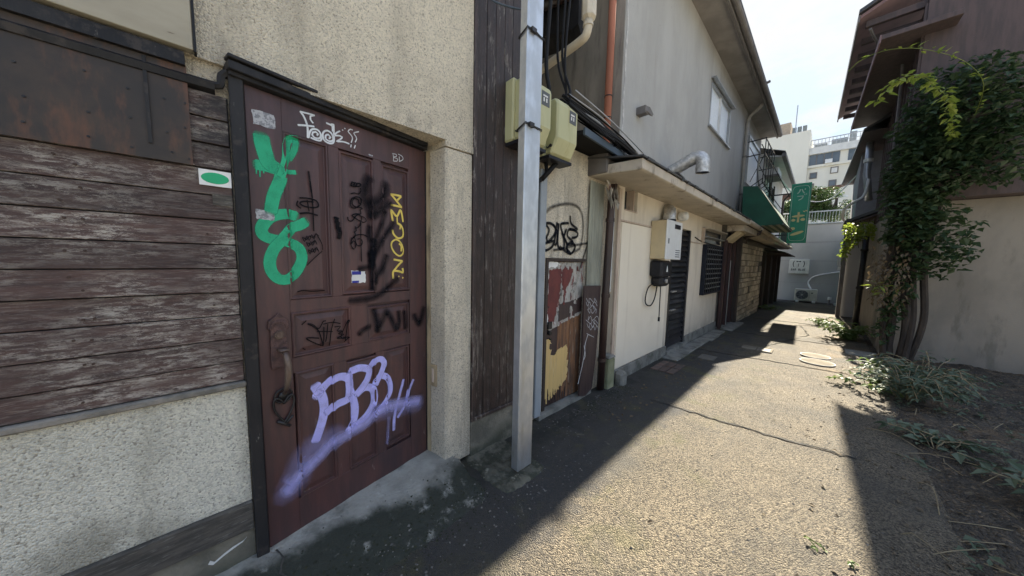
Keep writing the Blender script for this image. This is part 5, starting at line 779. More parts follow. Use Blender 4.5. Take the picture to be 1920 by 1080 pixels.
sstroke(m, [(.46, .90), (.42, .86), (.33, .83)], .028); sstroke(m, [(.54, .90), (.60, .86), (.68, .83)], .028); m.disc(sp(.70, .895), .018, 10, X, Z, d=-Y * .003)
sstroke(m, [(.34, .785), (.64, .785)], .026); sstroke(m, [(.64, .785), (.58, .745), (.42, .72)], .026); sstroke(m, [(.68, .815), (.72, .80)], .018); sstroke(m, [(.76, .82), (.80, .805)], .018); m.build('lettering', sign_pale, sg)
m = MB()   # the lower pair, with rounded strokes
def blob(u, v, ru, rv, ang=0):
    c = sp(u, v); ca, sa = math.cos(ang), math.sin(ang); m.prism([c + X * (ru * math.cos(t) * ca - rv * math.sin(t) * sa) + Z * (ru * math.cos(t) * sa + rv * math.sin(t) * ca) for t in [i / 22 * 6.283 for i in range(22)]], (0, -.003, 0))
blob(.48, .455, .155, .036, .06); m.box(SX0 + W_ * .44, SX0 + W_ * .55, SY - .0052, SY - .0022, SZ0 + H_ * .35, SZ0 + H_ * .52); blob(.25, .388, .05, .045); blob(.73, .393, .055, .045); blob(.76, .525, .03, .016, -.5); blob(.87, .535, .03, .016, -.5)
blob(.26, .245, .058, .048); blob(.49, .165, .17, .045, .36); m.build('lettering', sign_cream, sg)
m = MB().box(-1.62, SX0 - .002, 13.70, 13.73, 3.85, 3.89).box(-1.62, SX0 - .002, 13.70, 13.73, 2.50, 2.54); m.build('bracket', black_iron, sg)
# ---------------------------------------------------------------- wall across the end of the alley
YF = 20.0
FW = thing('end_wall', (-.8, YF, -.2), 'blue grey sheet wall closing the end of the alley', 'wall')
seams = [-.5, .70, 1.75, 2.62, 3.44]
for a, b in zip(seams, seams[1:]): bx('sheet', far_grey, FW, -2.6, 2.2, YF + random.uniform(0, .008), YF + .2, a + .004, b - .004, bevel=.003)
bx('core', fascia_mat, FW, -2.58, 2.18, YF + .03, YF + .19, -.5, 3.42); bx('coping', alu_frame, FW, -2.62, 2.2, YF - .04, YF + .22, 3.441, 3.50, bevel=.01); bx('footing', fascia_mat, FW, -2.6, 2.2, YF - .10, YF, -.5, -.16)
bs = thing('bar_sign', (-1.02, YF - .1, 1.5), 'small white box sign with bow tie and braces mark on the end wall', 'sign')
BX0, BX1, BZ0, BZ1, BY = -1.37, -.67, 1.14, 1.81, YF - .12
bx('box', sign_white, bs, BX0, BX1, BY, YF - .001, BZ0, BZ1, bevel=.012)
def bp_(u, v): return Vector((BX0 + (BX1 - BX0) * u, BY - .003, BZ0 + (BZ1 - BZ0) * v))
m = MB(); c = bp_(.47, .86)
m.prism([bp_(.36, .91), bp_(.36, .81), bp_(.47, .85), bp_(.47, .88)], (0, -.002, 0)).prism([bp_(.58, .91), bp_(.471, .88), bp_(.471, .85), bp_(.58, .81)], (0, -.002, 0))
for s in (-1, 1):
    pts = [bp_(.48 + s * (.23 + .05 * math.sin(t * math.pi)), .90 - .42 * t) for t in [i / 8 for i in range(9)]]
    for a, b in zip(pts, pts[1:]): m.prism([a - X * .014, b - X * .014, b + X * .014, a + X * .014], (0, -.002, 0))
m.prism([bp_(.46, .72), bp_(.485, .72), bp_(.485, .5), bp_(.46, .5)], (0, -.002, 0)); m.build('emblem', ink, bs)
SEG = {'B': [((0, 0), (0, 1)), ((0, 1), (.7, .9)), ((.7, .9), (.7, .6)), ((.7, .6), (0, .52)), ((.7, .5), (.8, .15)), ((.8, .1), (0, 0)), ((0, .52), (.75, .45))], 'A': [((0, 0), (.4, 1)), ((.4, 1), (.8, 0)), ((.15, .35), (.65, .35))],
       'R': [((0, 0), (0, 1)), ((0, 1), (.7, .9)), ((.7, .9), (.7, .55)), ((.7, .55), (0, .48)), ((.3, .48), (.8, 0))], 'L': [((0, 0), (0, 1)), ((0, 0), (.75, 0))], 'U': [((0, 1), (0, .1)), ((0, .1), (.4, 0)), ((.4, 0), (.75, .1)), ((.75, .1), (.75, 1))], 'E': [((0, 0), (0, 1)), ((0, 0), (.75, 0)), ((0, .5), (.65, .5)), ((0, 1), (.75, 1))]}
m = MB(); u = .13
for ch in 'BAR BLUE':
    for (a, b), (c, d) in SEG.get(ch, []):
        p = bp_(u + a * .07, .22 + b * .13); q = bp_(u + c * .07, .22 + d * .13); t = (q - p).normalized(); nr = t.cross(Y) * .007; m.prism([p - nr, q - nr, q + nr, p + nr], (0, -.002, 0))
    u += .092
m.build('lettering', ink, bs)
ac = thing('outdoor_ac_unit', (-.65, YF - .2, -.2), 'ivory outdoor air conditioner on white feet at the end wall', 'air conditioner')
AX0, AX1, AZ0, AZ1, AY = -1.06, -.30, -.10, .44, YF - .42
bx('casing', ac_mat, ac, AX0, AX1, AY, YF - .1, AZ0, AZ1, bevel=.02)
m = MB().disc((-.80, AY - .001, .17), .215, 30, X, Z, d=-Y * .012); f = m.build('fan_recess', fan_dark, ac); m = MB()
for r in (.06, .10, .14, .18, .21): m.tube([(-.80 + r * math.cos(t / 24 * 6.283), AY - .018, .17 + r * math.sin(t / 24 * 6.283)) for t in range(25)], .004, 4, cap=False)
for t in range(8): m.tube([(-.80, AY - .018, .17), (-.80 + .21 * math.cos(t * .785), AY - .018, .17 + .21 * math.sin(t * .785))], .004, 4)
m.build('fan_guard', alu_frame, ac); MB().disc((-.80, AY - .02, .17), .035, 14, X, Z, d=-Y * .012).build('hub', ac_mat, ac); bx('badge', fan_dark, ac, -.50, -.44, AY - .004, AY - .0005, .24, .29); bx('seam', fan_dark, ac, -.553, -.548, AY - .003, AY - .0005, -.08, .42)
for xx in (-1.0, -.45): bx('foot', sign_white, ac, xx, xx + .11, AY - .03, YF - .12, -.19, -.101, bevel=.01)
tag(MB().tube(smooth_path([(-.52, YF - .25, .44), (-.60, YF - .12, .58), (-.64, YF - .05, .75), (-.55, YF - .05, .95), (-.36, YF - .05, 1.08), (.0, YF - .05, 1.19), (.35, YF - .05, 1.27), (.9, YF - .05, 1.33)], .05), .032, 8).build('ac_hose', white_frame, smooth=True), 'pale insulated hose curving up the end wall from the air conditioner', 'hose')
for i, xx in enumerate((.10, .33)): 
    pp = thing('white_bucket', (xx, YF - .5, -.2), 'small white tub at the right foot of the end wall' if i else 'small white cap on the post right of the air conditioner', 'tub'); MB().tube([(xx, YF - .5, -.22 + (0 if i else .25)), (xx, YF - .5, -.10 + (0 if i else .25))], [.08, .10] if i else [.06, .06], 12).build('tub', sign_white, pp); 
    if not i: MB().tube([(xx, YF - .5, -.24), (xx, YF - .5, .028)], .03, 8).build('post', fascia_mat, pp)
# ---------------------------------------------------------------- beyond the wall: terrace, trees, hotel
fn = thing('terrace_railing', (-.3, 21.0, 3.5), 'thin grey railing on the terrace behind the end wall', 'railing'); m = MB()
for k in range(36): m.box(-2.2 + k * .1, -2.185 + k * .1, 21.0, 21.015, 3.4, 4.12)
m.build('bars', alu_frame, fn); bx('top_rail', alu_frame, fn, -2.25, 1.5, 20.98, 21.03, 4.12, 4.17); bx('base_slab', white_house, fn, -2.6, 3, 20.4, 24, 3.0, 3.40)
rt = random.Random(31)
def tree(x, y, z0, h, r, n, label, mat=tree_leaf):
    t = thing('bush_tree', (x, y, z0), label, 'tree'); m = MB(); m.tube([(x, y, z0), (x + .05, y, z0 + h * .4), (x, y + .05, z0 + h * .8)], [.09, .06, .02], 7)
    for a in range(5): an = a * 1.26; m.tube([(x, y, z0 + h * .35), (x + r * .6 * math.cos(an), y + r * .6 * math.sin(an), z0 + h * .75)], [.04, .012], 5)
    m.build('trunk', bark, t); m = MB()
    for k in range(11): c = (x + rt.uniform(-1, 1) * r * .75, y + rt.uniform(-1, 1) * r * .75, z0 + h * rt.uniform(.35, .95)); leaves(m, c, n // 11, (r * .45, r * .45, h * .16), .15, rt, .2)
    m.build('crown', mat, t, fix=False)
tree(-1.25, 24.2, 3.4, 2.5, 1.0, 3800, 'dense green bush tree on the terrace just right of the vertical sign'); tree(-.25, 24.6, 3.4, 2.3, 1.0, 3600, 'rounded green bush at the right end of the terrace behind the railing'); tree(-2.4, 25.5, 3.4, 2.0, .8, 2000, 'small green bush on the terrace left of the vertical sign')
sh = thing('terrace_roof', (-.8, 26, 3.4), 'brown tin roofed shelter behind the terrace bushes', 'shelter'); MB().prism([(-4.2, 25.6, 5.55), (.25, 25.6, 6.05), (-.4, 27.5, 6.1), (-4.2, 27.5, 5.65)], (0, 0, .12)).build('roof', brown_roof, sh)
for xx in (-4, -2.2, -.1): bx('post', brown_timber, sh, xx, xx + .12, 25.7, 25.82, 3.0, 5.6)
bx('wall', M('peach_shelter_wall', (.48, .38, .29), rough=.9), sh, -4.2, -2.6, 26.6, 27.4, 3.0, 6.2); bx('pale_wall', white_house, sh, -.1, 2.2, 27, 27.4, 3, 5.0); bx('eave_pole', white_frame, sh, -4.2, .4, 25.50, 25.56, 5.42, 5.5)
YH = 60.0
HB = thing('concrete_hotel', (0, YH, 0), 'pale concrete high building with strip windows far behind the alley', 'building')
bx('tower', hotel_wall, HB, -12, -3.30, YH, YH + 12, -1, 20.35); bx('roof_block', hotel_brick, HB, -12, -5.55, YH + 1.0, YH + 8, 20.36, 22.3)
bx('main_block', hotel_wall, HB, -3.295, 16, YH + .6, YH + 14, -1, 17.85); bx('cornice', white_house, HB, -3.29, 16, YH + .3, YH + .6, 17.0, 17.9)
for x0, x1 in ((-3.2, -.25), (.5, 3.4), (4.2, 8)):
    f = bx('strip_window', hotel_glass, HB, x0, x1, YH + .55, YH + .599, 15.55, 16.95)
    for q in range(1, 4): xx = x0 + (x1 - x0) * q / 4; bx('mullion', fascia_mat, f, xx - .05, xx + .05, YH + .5, YH + .549, 15.55, 16.95)
bx('sill_band', hotel_wall, HB, -3.29, 16, YH + .35, YH + .599, 15.2, 15.5)
for x0, z0 in ((-1.0, 14.1), (-1.05, 12.4), (-3.0, 13.7), (-3.2, 12.2), (2.2, 14.0), (2.2, 12.3)):
    f = bx('window', fascia_mat, HB, x0, x0 + .75, YH + .53, YH + .599, z0, z0 + .85); bx('pane', white_house if z0 > 13.9 else hotel_glass, f, x0 + .1, x0 + .65, YH + .50, YH + .529, z0 + .1, z0 + .72)
m = MB()
for k in range(34): xx = -3.2 + k * .35; m.box(xx, xx + .05, YH + .7, YH + .75, 17.9, 19.0)
m.box(-3.2, 9, YH + .68, YH + .76, 18.95, 19.05).box(-3.2, 9, YH + .68, YH + .76, 18.4, 18.46); m.build('roof_railing', alu_frame, HB)
for a, b, c in ((-2.9, -1.6, 18.7), (-1.2, .3, 19.0), (.45, 1.1, 19.6)): bx('plant_unit', M('roof_plant', (.24, .26, .27), rough=.7), HB, a, b, YH + 2, YH + 4, 17.86, c)
m = MB()
for xx in (-5.3, -4.75, -4.2): m.box(xx, xx + .42, YH + .5, YH + 1, 20.36, 21.25)
m.build('tank_frames', M('tank_grey', (.2, .22, .22), rough=.7), HB); MB().tube([(-4.95, YH + .3, 20.3), (-4.95, YH + .3, 24.2)], .06, 6).build('antenna', alu_frame, HB)
bx('ac_unit', white_frame, HB, -1.6, -.9, YH + .1, YH + .34, 15.5, 16.0)
# wires over the alley
cable('span_wire', [(-1.5, 13.6, 4.6), (-1.0, 15.5, 4.0), (-.2, 16.8, 4.05), (.6, 15.5, 4.9), (.9, 13, 5.0)], .018, white_frame, 'pale drooping wire crossing the alley behind the vertical sign')
cable('span_wire', [(-1.6, 11.2, 4.9), (-1.2, 13.2, 4.0), (-1.1, 13.7, 3.75)], .012, rubber, 'dark wire running from the iron rail down to the vertical sign')
cable('span_wire', [(-1.55, 11.4, 3.9), (-1.25, 13.2, 3.35), (-1.12, 13.7, 3.3)], .012, rubber, 'lower dark wire from above the awning to the vertical sign')
# ---------------------------------------------------------------- right side: brown house, ivy, plants
H8 = thing('brown_house', (1.8, 10, 0), 'dark brown timber house with deep maroon eave and beige lower wall on the right', 'house')
w = MB().box(.70, 2.5, 8.2, 14.6, -.4, 2.55); w.build('lower_wall', beige_wall, H8)
uw_ = bx('upper_wall', house_wood, H8, .72, 2.5, 7.9, 12.6, 2.56, 5.6)
for k in range(11): y = 7.92 + k * .42; bx('batten', house_wood, uw_, .69, .719, y, y + .05, 2.6, 5.5)
sk = -.0376
def skew(pts): return [(x + sk * (y - 7.86), y, z) for x, y, z in pts]
def slab(nm, mat, x0, x1, y0, y1, z0, z1, rise=0): 
    b = skew([(x0, y0, z0), (x1, y0, z0 + rise), (x1, y1, z0 + rise), (x0, y1, z0)]); MB().prism(b, (0, 0, z1 - z0)).build(nm, mat, H8, bevel=.004)
slab('roof', dark_sheet, .0, 2.75, 7.80, 12.76, 5.66, 5.72, 1.3); slab('eave_soffit', eave_purple, .021, 2.75, 7.86, 12.70, 5.60, 5.655, 1.28); slab('fascia', fascia_mat, .0, .020, 7.84, 12.72, 5.54, 5.655)
slab('inner_soffit', house_wood, .262, 1.0, 7.60, 11.95, 5.03, 5.10); slab('inner_fascia', eave_purple, .245, .261, 7.58, 11.97, 4.98, 5.10)
for k in range(9): slab('rafter', house_wood, .10, 1.0, 8.0 + k * .55, 8.07 + k * .55, 5.50, 5.598)
MB().tube(smooth_path([(.15, 8.0, 5.45), (.30, 8.4, 5.3), (.55, 8.7, 5.15), (.6, 8.75, 4.9), (.62, 8.75, 3.0)], .1), .02, 6).build('lead_pipe', fascia_mat, H8)
MB().tube([(.47, 12.2, 4.98), (.47, 12.2, 3.9), (.55, 12.0, 3.2)], .07, 10).build('downpipe', alu_frame, H8, smooth=True); MB().tube([(.47, 12.2, 4.2), (.47, 12.2, 4.28)], .09, 10).build('collar', sign_white, H8)
pn = thing('dark_drain_pipe', (.55, 11.8, 0), 'black drain pipe leaning along the right beige wall', 'drain pipe'); MB().tube([(.56, 11.6, -.1), (.57, 11.7, 2.35)], .055, 12).build('pipe', black_iron, pn, smooth=True)
for zz in (.95, 1.9): MB().tube([(.565, 11.65, zz), (.565, 11.65, zz + .06)], .068, 12).build('collar', black_iron, pn)
ho = thing('entry_hood', (.5, 12.4, 2.7), 'dark sagging hood roof under the ivy at the right wall', 'hood'); MB().prism([(.17, 11.6, 2.62), (.72, 11.6, 2.86), (.72, 11.6, 2.94), (.17, 11.6, 2.68)], (-.02, 1.9, 0)).build('roof', dark_sheet, ho); MB().prism([(.20, 11.62, 2.55), (.70, 11.62, 2.78), (.70, 11.62, 2.82), (.20, 11.62, 2.60)], (-.02, 1.8, 0)).build('underside', house_wood, ho)
MB().tube(smooth_path([(.20, 12.6, 2.75), (.13, 12.3, 2.85), (.15, 12.0, 3.02), (.28, 11.8, 3.15), (.45, 11.8, 3.3), (.5, 11.8, 3.7)], .04), .03, 8).build('white_pipe', white_frame, ho, smooth=True)
H9 = thing('far_right_house', (1.4, 15.5, 0), 'far grey right house with dark sloping eave beyond the brown house', 'house')
bx('lower_wall', far_grey, H9, .34, 3, 14.6, 19.5, -.4, 2.9); bx('upper_wall', M('grey_lavender_board', (.20, .20, .215), rough=.8), H9, .38, 3, 13.2, 17.8, 2.91, 4.75); bx('corner_post', fascia_mat, H9, .24, .338, 14.2, 14.55, -.4, 3.0, bevel=.01)
MB().prism([(.30, 11.2, 4.72), (1.8, 11.2, 5.6), (1.8, 11.2, 5.66), (.30, 11.2, 4.78)], (-.24, 6.8, 0)).build('roof', dark_sheet, H9); MB().prism([(.32, 11.25, 4.70), (1.2, 11.25, 4.70), (1.2, 11.25, 4.717), (.32, 11.25, 4.717)], (-.24, 6.7, 0)).build('soffit', house_wood, H9)
bx('meter', alu_frame, H9, .16, .239, 14.25, 14.5, 1.55, 1.95, bevel=.01); bx('pale_box', white_frame, H9, .18, .239, 14.3, 14.45, 1.40, 1.5)
# unseen pale yard added right of view to bounce sunlight onto the left walls
pale_bounce_ground = M('pale_bounce_yard', (.52, .48, .40), (.42, .39, .325), 3, rough=1, bump=.6, bscale=50); o = MB().grid(2.3, 40, 20, -40, 40, 30, lambda x, y: -.012).build('bounce_yard', pale_bounce_ground); o['kind'] = 'structure'
yw = thing('added_yard_wall', (9, 8, 0), 'added long grey block wall across the unseen pale yard right of the brown house', 'wall')
for k in range(12): bx('panel', beige_wall, yw, 9, 9.15, -12 + k * 3, -9.02 + k * 3, -.1, 1.9)
bx('coping', concrete, yw, 8.96, 9.19, -12, 24, 1.901, 1.97)
rv = random.Random(77)
iv = thing('ivy', (.9, 7.7, 0), 'big dark ivy mass with twisted trunk climbing the right house corner', 'ivy')
m = MB()
for k in range(7): x0 = .70 + k * .05; m.tube(smooth_path([(x0 + rv.uniform(-.04, .04), 7.75 + rv.uniform(-.1, .1), -.05), (x0 + rv.uniform(-.06, .06), 7.75, .7), (x0 - .05 + rv.uniform(-.08, .08), 7.7, 1.6), (x0 + rv.uniform(-.1, .1), 7.7, 2.7)], .12), [.045 + .02 * rv.random()] * len(smooth_path([(0, 0, -.05), (0, 0, .7), (0, 0, 1.6), (0, 0, 2.7)], .12)) if False else .04, 7)
m.build('trunk', bark, iv); m = MB()
def ivy_hump(n, c, R, size=.10): leaves(m, c, n, R, size, rv, .5, (-.35, -.6, .1), .75)
for c, R, n in (((.78, 7.6, 2.3), (.30, .35, .5), 700), ((.95, 7.55, 3.0), (.42, .4, .6), 1100), ((.75, 7.8, 2.9), (.30, .5, .55), 700), ((1.2, 7.5, 3.6), (.6, .4, .6), 1100), ((.80, 7.9, 3.6), (.30, .5, .40), 500), ((1.45, 7.5, 3.1), (.35, .4, .5), 450),
                ((1.05, 7.6, 1.9), (.4, .3, .6), 600), ((.80, 7.65, 1.3), (.13, .2, .6), 190), ((.72, 7.7, .75), (.12, .2, .5), 110), ((1.1, 7.7, 4.1), (.55, .45, .35), 500)): ivy_hump(n, c, R)
m.build('foliage', leaf_dark, iv, fix=False); m = MB()
for k in range(26):   # loose hanging strands with dull leaves
    x = rv.uniform(.5, .8); y = rv.uniform(7.3, 8.2); z = rv.uniform(1.5, 2.1); p = Vector((x, y, z))
    for j in range(10): p += Vector((rv.uniform(-.03, .03), rv.uniform(-.03, .03), -rv.uniform(.05, .10))); leaf(m, p, .08, rv, 1.0, (-.3, -.3, -.5), .5)
m.build('strands', leaf_dry, iv, fix=False)['kind'] = 'stuff'; m = MB()
for k in range(22): 
    p = Vector((rv.uniform(.48, .75), rv.uniform(7.3, 7.9), rv.uniform(1.05, 1.3)))
    leaf(m, p, .15, rv, .2, (-.9, -.2, .2), .28)
m.build('pale_leaves', leaf_lit, iv, fix=False)
m = MB(); l2 = MB(); path = smooth_path([(-.03, 5.0, 3.60), (.02, 5.0, 3.66), (.12, 5.0, 3.70), (.28, 5.0, 3.69), (.5, 5.15, 3.65), (.8, 5.6, 3.6), (1.05, 6.4, 3.6), (1.15, 7.2, 3.5)], .04); m.tube(path, .0026, 5)
p2 = smooth_path([(.20, 5.0, 3.22), (.27, 5.03, 3.33), (.34, 5.1, 3.42), (.5, 5.4, 3.5), (.8, 6.2, 3.45), (1.0, 7.2, 3.3)], .04); m.tube(p2, .0026, 5); m.build('tendril', leaf_lit, iv)
for p in path[2:]:
    if rv.random() < .6: leaf(l2, p + Vector((rv.uniform(-.02, .02), 0, rv.uniform(-.03, .02))), rv.uniform(.04, .085), rv, .0, (.3, 0, .4), .45)
for p in p2:
    for q in range(2): leaf(l2, p + Vector((rv.uniform(-.03, .03), 0, rv.uniform(-.03, .03))), .085, rv, .3, None, .6)
l2.build('tendril_leaves', leaf_lit, iv, fix=False)
vn = thing('lit_vine', (.4, 10.6, 1.7), 'sunlit yellow green vine hanging from the hood at the right', 'vine'); m = MB()
for k in range(34):
    x = rv.uniform(.17, .62); p = Vector((x, rv.uniform(10.4, 11.4), 2.55 + rv.uniform(-.1, .06))); n_ = int(3 + 11 * max(0, 1 - (x - .17) / .25) + rv.uniform(0, 3))
    for j in range(n_):
        p += Vector((rv.uniform(-.03, .03), rv.uniform(-.03, .03), -rv.uniform(.04, .08)))
        for q in range(2): leaf(m, p, .085, rv, .7, None, .75)
m.build('foliage', leaf_lit, vn, fix=False); m = MB()
for k in range(6): x = .2 + k * .07; m.tube(smooth_path([(x, 10.9, 2.6), (x - .02, 10.9, 2.3), (x + .02, 10.85, 1.95)], .1), .006, 5)
m.build('stem', bark, vn)
def compound_plant(nm, loc, n, L_, size, mat, label, cat, spread=1., up=1., per=11, aspect=.4):
    t = thing(nm, loc, label, cat); lm = MB(); sm = MB(); o = Vector(loc)
    for k in range(n):
        a = rv.uniform(0, 6.283); r = rv.uniform(0, .12) * spread; b = o + Vector((math.cos(a) * r, math.sin(a) * r, 0)); h = L_ * rv.uniform(.55, 1.1); d = Vector((math.cos(a) * spread, math.sin(a) * spread, 0))
        pts = smooth_path([b, b + d * h * .25 + Z * h * .55 * up, b + d * h * .55 + Z * h * rv.uniform(.6, .85) * up + Vector((rv.uniform(-.05, .05), rv.uniform(-.05, .05), 0)), b + d * h * .9 + Z * h * rv.uniform(.35, .8) * up + Vector((rv.uniform(-.08, .08), rv.uniform(-.08, .08), 0))], .03); sm.tube(pts, .004, 4)
        for i in range(per):
            p = pts[min(len(pts) - 1, int(len(pts) * (.2 + .8 * i / per)))]; s = d.cross(Z).normalized() * (1 if i % 2 else -1)
            leaf(lm, p, size * rv.uniform(.7, 1.2), rv, 0, None, aspect, s * rv.uniform(.5, 1) + d * rv.uniform(.1, .7) + Z * rv.uniform(-.6, .5))
        leaf(lm, pts[-1], size, rv, 0, None, aspect, d + Z * -.3)
    lm.build('leaves', mat, t, fix=False); sm.build('stems', straw if mat is leaf_grey else mat, t)
compound_plant('fern_weed', (.72, 5.6, .02), 46, .46, .075, leaf_grey, 'large grey green feathery weed clump at the right verge', 'weed', 1.0, .9, 20)
compound_plant('fern_weed', (.95, 6.4, .02), 26, .5, .08, leaf_grey, 'grey green weed clump below the ivy, behind the large feathery one', 'weed', 1.0, .9, 12)
compound_plant('broadleaf_weed', (.62, 6.35, .02), 12, .28, .09, leaf_weed, 'small bright green weed beside the ivy trunk foot', 'weed', 1, .9, 8, .6)
compound_plant('broadleaf_weed', (.46, 5.75, .02), 14, .20, .075, leaf_weed, 'low sprawling yellow green weed at the sunlit verge edge', 'weed', 1.2, .5, 7, .6)
compound_plant('broadleaf_weed', (.38, 9.3, 0), 40, .42, .10, leaf_weed, 'sunlit leafy green weed growing from the right wall foot', 'weed', .9, 1, 9, .6)
compound_plant('broadleaf_weed', (-.10, 11.2, -.04), 16, .30, .075, leaf_weed, 'small sunlit weed in the middle distance of the alley', 'weed', .8, 1, 7, .55)
compound_plant('broadleaf_weed', (-1.45, 14.3, -.12), 14, .32, .08, leaf_weed, 'small weed sprouting at the foot of the left shop doors', 'weed', .9, .7, 7, .6)
compound_plant('broadleaf_weed', (.72, 4.2, .02), 9, .2, .10, leaf_grey, 'pale broad leaved weed in the shaded soil at the right', 'weed', 1.1, .6, 6, .55)
compound_plant('broadleaf_weed', (.15, 2.28, .005), 2, .045, .028, leaf_weed, 'tiny green sprout in the sunlit asphalt near the camera', 'weed', 1, .6, 5, .6)
compound_plant('broadleaf_weed', (1.2, 3.6, .02), 16, .35, .10, leaf_grey, 'tall grey weed in the right verge between the fern clump and the camera', 'weed', 1., .9, 10, .5)
compound_plant('broadleaf_weed', (1.4, 2.2, .02), 12, .3, .09, leaf_grey, 'low grey weed nearest the camera on the right verge', 'weed', 1., .8, 9, .5)
m = MB()
for k in range(46):
    x = rv.uniform(.36, 1.5); y = rv.uniform(1.2, 5.4); a = rv.uniform(0, 3.14); L_ = rv.uniform(.12, .5); z = dz(x, y) + .012; e = (x + math.cos(a) * L_, y + math.sin(a) * L_)
    m.tube(smooth_path([(x, y, z), ((x + e[0]) / 2 + rv.uniform(-.04, .04), (y + e[1]) / 2 + rv.uniform(-.04, .04), z + rv.uniform(.005, .06)), (e[0], e[1], dz(*e) + .012)], .05), .0028, 4)
tag(m.build('dry_stalks', straw), 'pale dry stalks and twigs littering the shaded right verge', 'twigs', kind='stuff')
m = MB()
for k in range(150):
    x = rv.uniform(.42, 1.9); y = rv.uniform(1.6, 7.4); z = dz(x, y)
    for q in range(rv.randint(4, 12)): leaf(m, (x + rv.gauss(0, .03), y + rv.gauss(0, .03), z + rv.uniform(.005, .05)), rv.uniform(.025, .07), rv, -.3, None, rv.choice((.2, .5, .7)))
tag(m.build('ground_cover', leaf_grey, fix=False), 'low patchy green ground cover over the shaded soil on the right', 'ground cover', kind='stuff')
m = MB()
for k in range(900):
    if k % 3: x = rv.gauss(.7, .45); y = rv.uniform(1, 8.2); x = min(max(x, -.9), 2.2); z = max(dz(x, y), pz(x, y)) + .006
    else: x = -1.2 - abs(rv.gauss(0, .16)); y = rv.uniform(2.6, 8.0); z = pz(x, y) + .006
    leaf(m, (x, y, max(z, pz(x, y) + .006)), rv.uniform(.015, .05), rv, .1, None, .6)
tag(m.build('leaf_litter', leaf_dry, fix=False), 'scattered dry leaf litter on the alley margins', 'litter', kind='stuff')
m = MB()
def pebble(x, y, z, r):
    k = len(m.v); pts = [Vector((rv.uniform(.6, 1.1) * a, rv.uniform(.6, 1.1) * b, rv.uniform(.5, .8) * c)) * r for a, b, c in ((1, 0, 0), (-1, 0, 0), (0, 1, 0), (0, -1, 0), (0, 0, 1), (0, 0, -1))]
    m.v += [(x + p.x, y + p.y, z + p.z) for p in pts]; m.f += [(k, k + 2, k + 4), (k + 2, k + 1, k + 4), (k + 1, k + 3, k + 4), (k + 3, k, k + 4), (k + 2, k, k + 5), (k + 1, k + 2, k + 5), (k + 3, k + 1, k + 5), (k, k + 3, k + 5)]
for k in range(900):
    if k < 260: x = rv.uniform(-1.5, -1.12); y = rv.uniform(.1, 2.0)
    elif k < 420: x = -1.70 + abs(rv.gauss(0, .14)); y = rv.uniform(2.0, 3.6)
    elif k < 560: x = rv.uniform(.25, 1.1); y = rv.uniform(1, 7)
    else: x = rv.uniform(-1.3, .3); y = rv.uniform(.5, 6)
    z = max(pz(x, y), step_z(x, y) if (x < -1.12 and y < 1.22) else -1, dz(x, y) if x > .25 else -1); pebble(x, y, z, rv.uniform(.003, .010))
tag(m.build('loose_gravel', M('pale_gravel', (.20, .185, .16), (.10, .095, .088), 25, rough=.95)), 'loose gravel grains scattered over the alley surface', 'gravel', kind='stuff')
moss = M('black_green_moss', (.020, .024, .013), (.040, .042, .022), 20, rough=1, bump=1, bscale=70)
m = MB()
for k in range(1600):
    if k < 900: x = -1.42 + rv.gauss(0, .11); y = rv.uniform(.0, 1.2)
    else: x = -1.66 + abs(rv.gauss(0, .12)); y = rv.uniform(2.5, 3.5)
    z = max(pz(x, y), step_z(x, y) if (x < -1.12 and y < 1.22) else -1); pebble(x, y, z - .002, rv.uniform(.003, .011))
tag(m.build('moss_clumps', moss), 'dark moss and dirt clumps along the foot of the left walls', 'moss', kind='stuff')
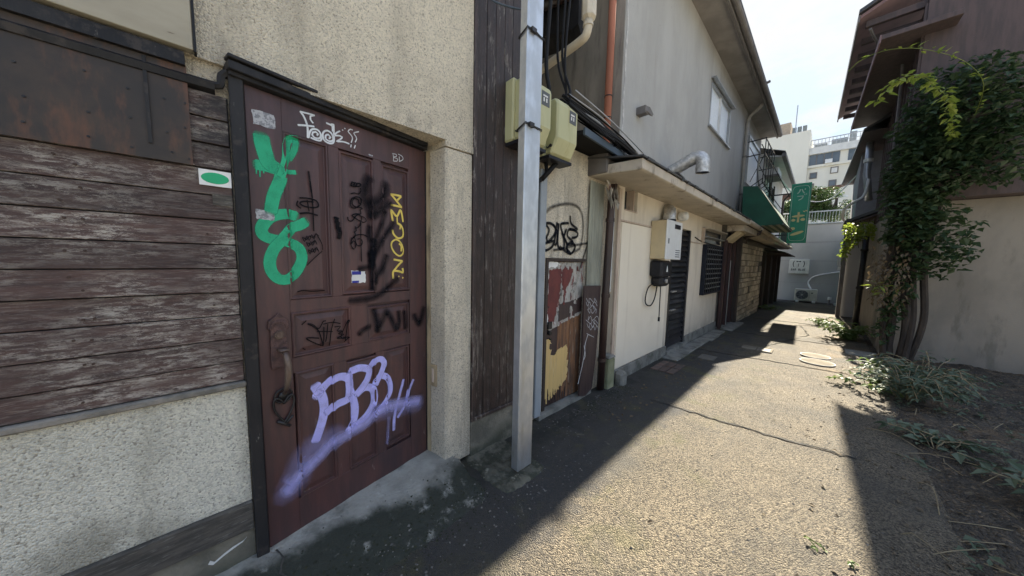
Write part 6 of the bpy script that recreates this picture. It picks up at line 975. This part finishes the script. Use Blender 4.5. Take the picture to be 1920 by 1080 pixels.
# covers and pavers set in the alley
for y, x, r, lb in ((7.10, -.05, .17, 'pale round manhole cover, farther of the two in the sunlit alley'), (6.66, -.02, .185, 'pale round manhole cover, nearer of the two in the sunlit alley')):
    t = thing('manhole_cover', (x, y, 0), lb, 'manhole'); zt = pz(x, y) + .008; MB().disc((x, y, zt), r, 36, X, Y, d=Z * .012).build('lid', manhole_mat, t, bevel=.003); m = MB()
    m.tube([(x + r * 1.05 * math.cos(i / 36 * 6.283), y + r * 1.05 * math.sin(i / 36 * 6.283), zt + .004) for i in range(37)], .008, 6, cap=False); m.build('rim', iron_cover, t)
t = thing('drain_cover', (-.80, 6.85, 0), 'pale rectangular concrete drain cover at the shadow edge', 'drain cover'); zt = pz(-.8, 6.85) + .005
for xx in (-1.0, -.78): bx('slab', manhole_mat, t, xx, xx + .21, 6.72, 7.0, zt - .02, zt + .014, bevel=.004)
m = MB()
for k in range(5): m.box(-.75, -.60, 6.75 + k * .045, 6.765 + k * .045, zt + .0142, zt + .017)
m.build('grate_bars', iron_cover, t)
t = thing('drain_cover', (-1.2, 5.6, 0), 'dark square iron drain lid in the shade before the louvred door', 'drain cover'); zt = pz(-1.3, 5.5) + .004; bx('lid', iron_cover, t, -1.36, -1.14, 5.45, 5.75, zt - .02, zt + .008, bevel=.003)
pvt = thing('paver_patch', (-1.5, 4.6, 0), 'patch of red brown brick pavers beside the cream annex plinth', 'pavers')
for i in range(3):
    for j in range(2): bx('brick', brick_mat, pvt, -1.66 + i * .105, -1.565 + i * .105, 4.36 + j * .26, 4.60 + j * .26, -.03, .012 + rv.uniform(0, .005), bevel=.005)
ks = thing('kerb_strip', (-1.62, 6, 0), 'row of worn concrete kerb slabs along the cream annex foot', 'kerb')
for k in range(7): y = 3.7 + k * .6; 
for k in range(5): y = 5.0 + k * .62; bx('slab', step_mat if False else concrete, ks, -1.73, -1.50 + rv.uniform(-.02, .02), y + .008, y + .61, -.04, .012 + rv.uniform(0, .012), bevel=.006)
t = thing('stepping_slab', (.1, 11.6, 0), 'flat concrete slab lying at the right of the sunlit alley', 'slab'); bx('slab', concrete, t, -.1, .38, 11.5, 11.9, -.08, .0, bevel=.01)
t = thing('flat_stone', (.42, 8.0, 0), 'flat grey stone slab at the foot of the right wall', 'slab'); bx('slab', concrete, t, .30, .68, 7.75, 8.1, -.05, .03, bevel=.012)
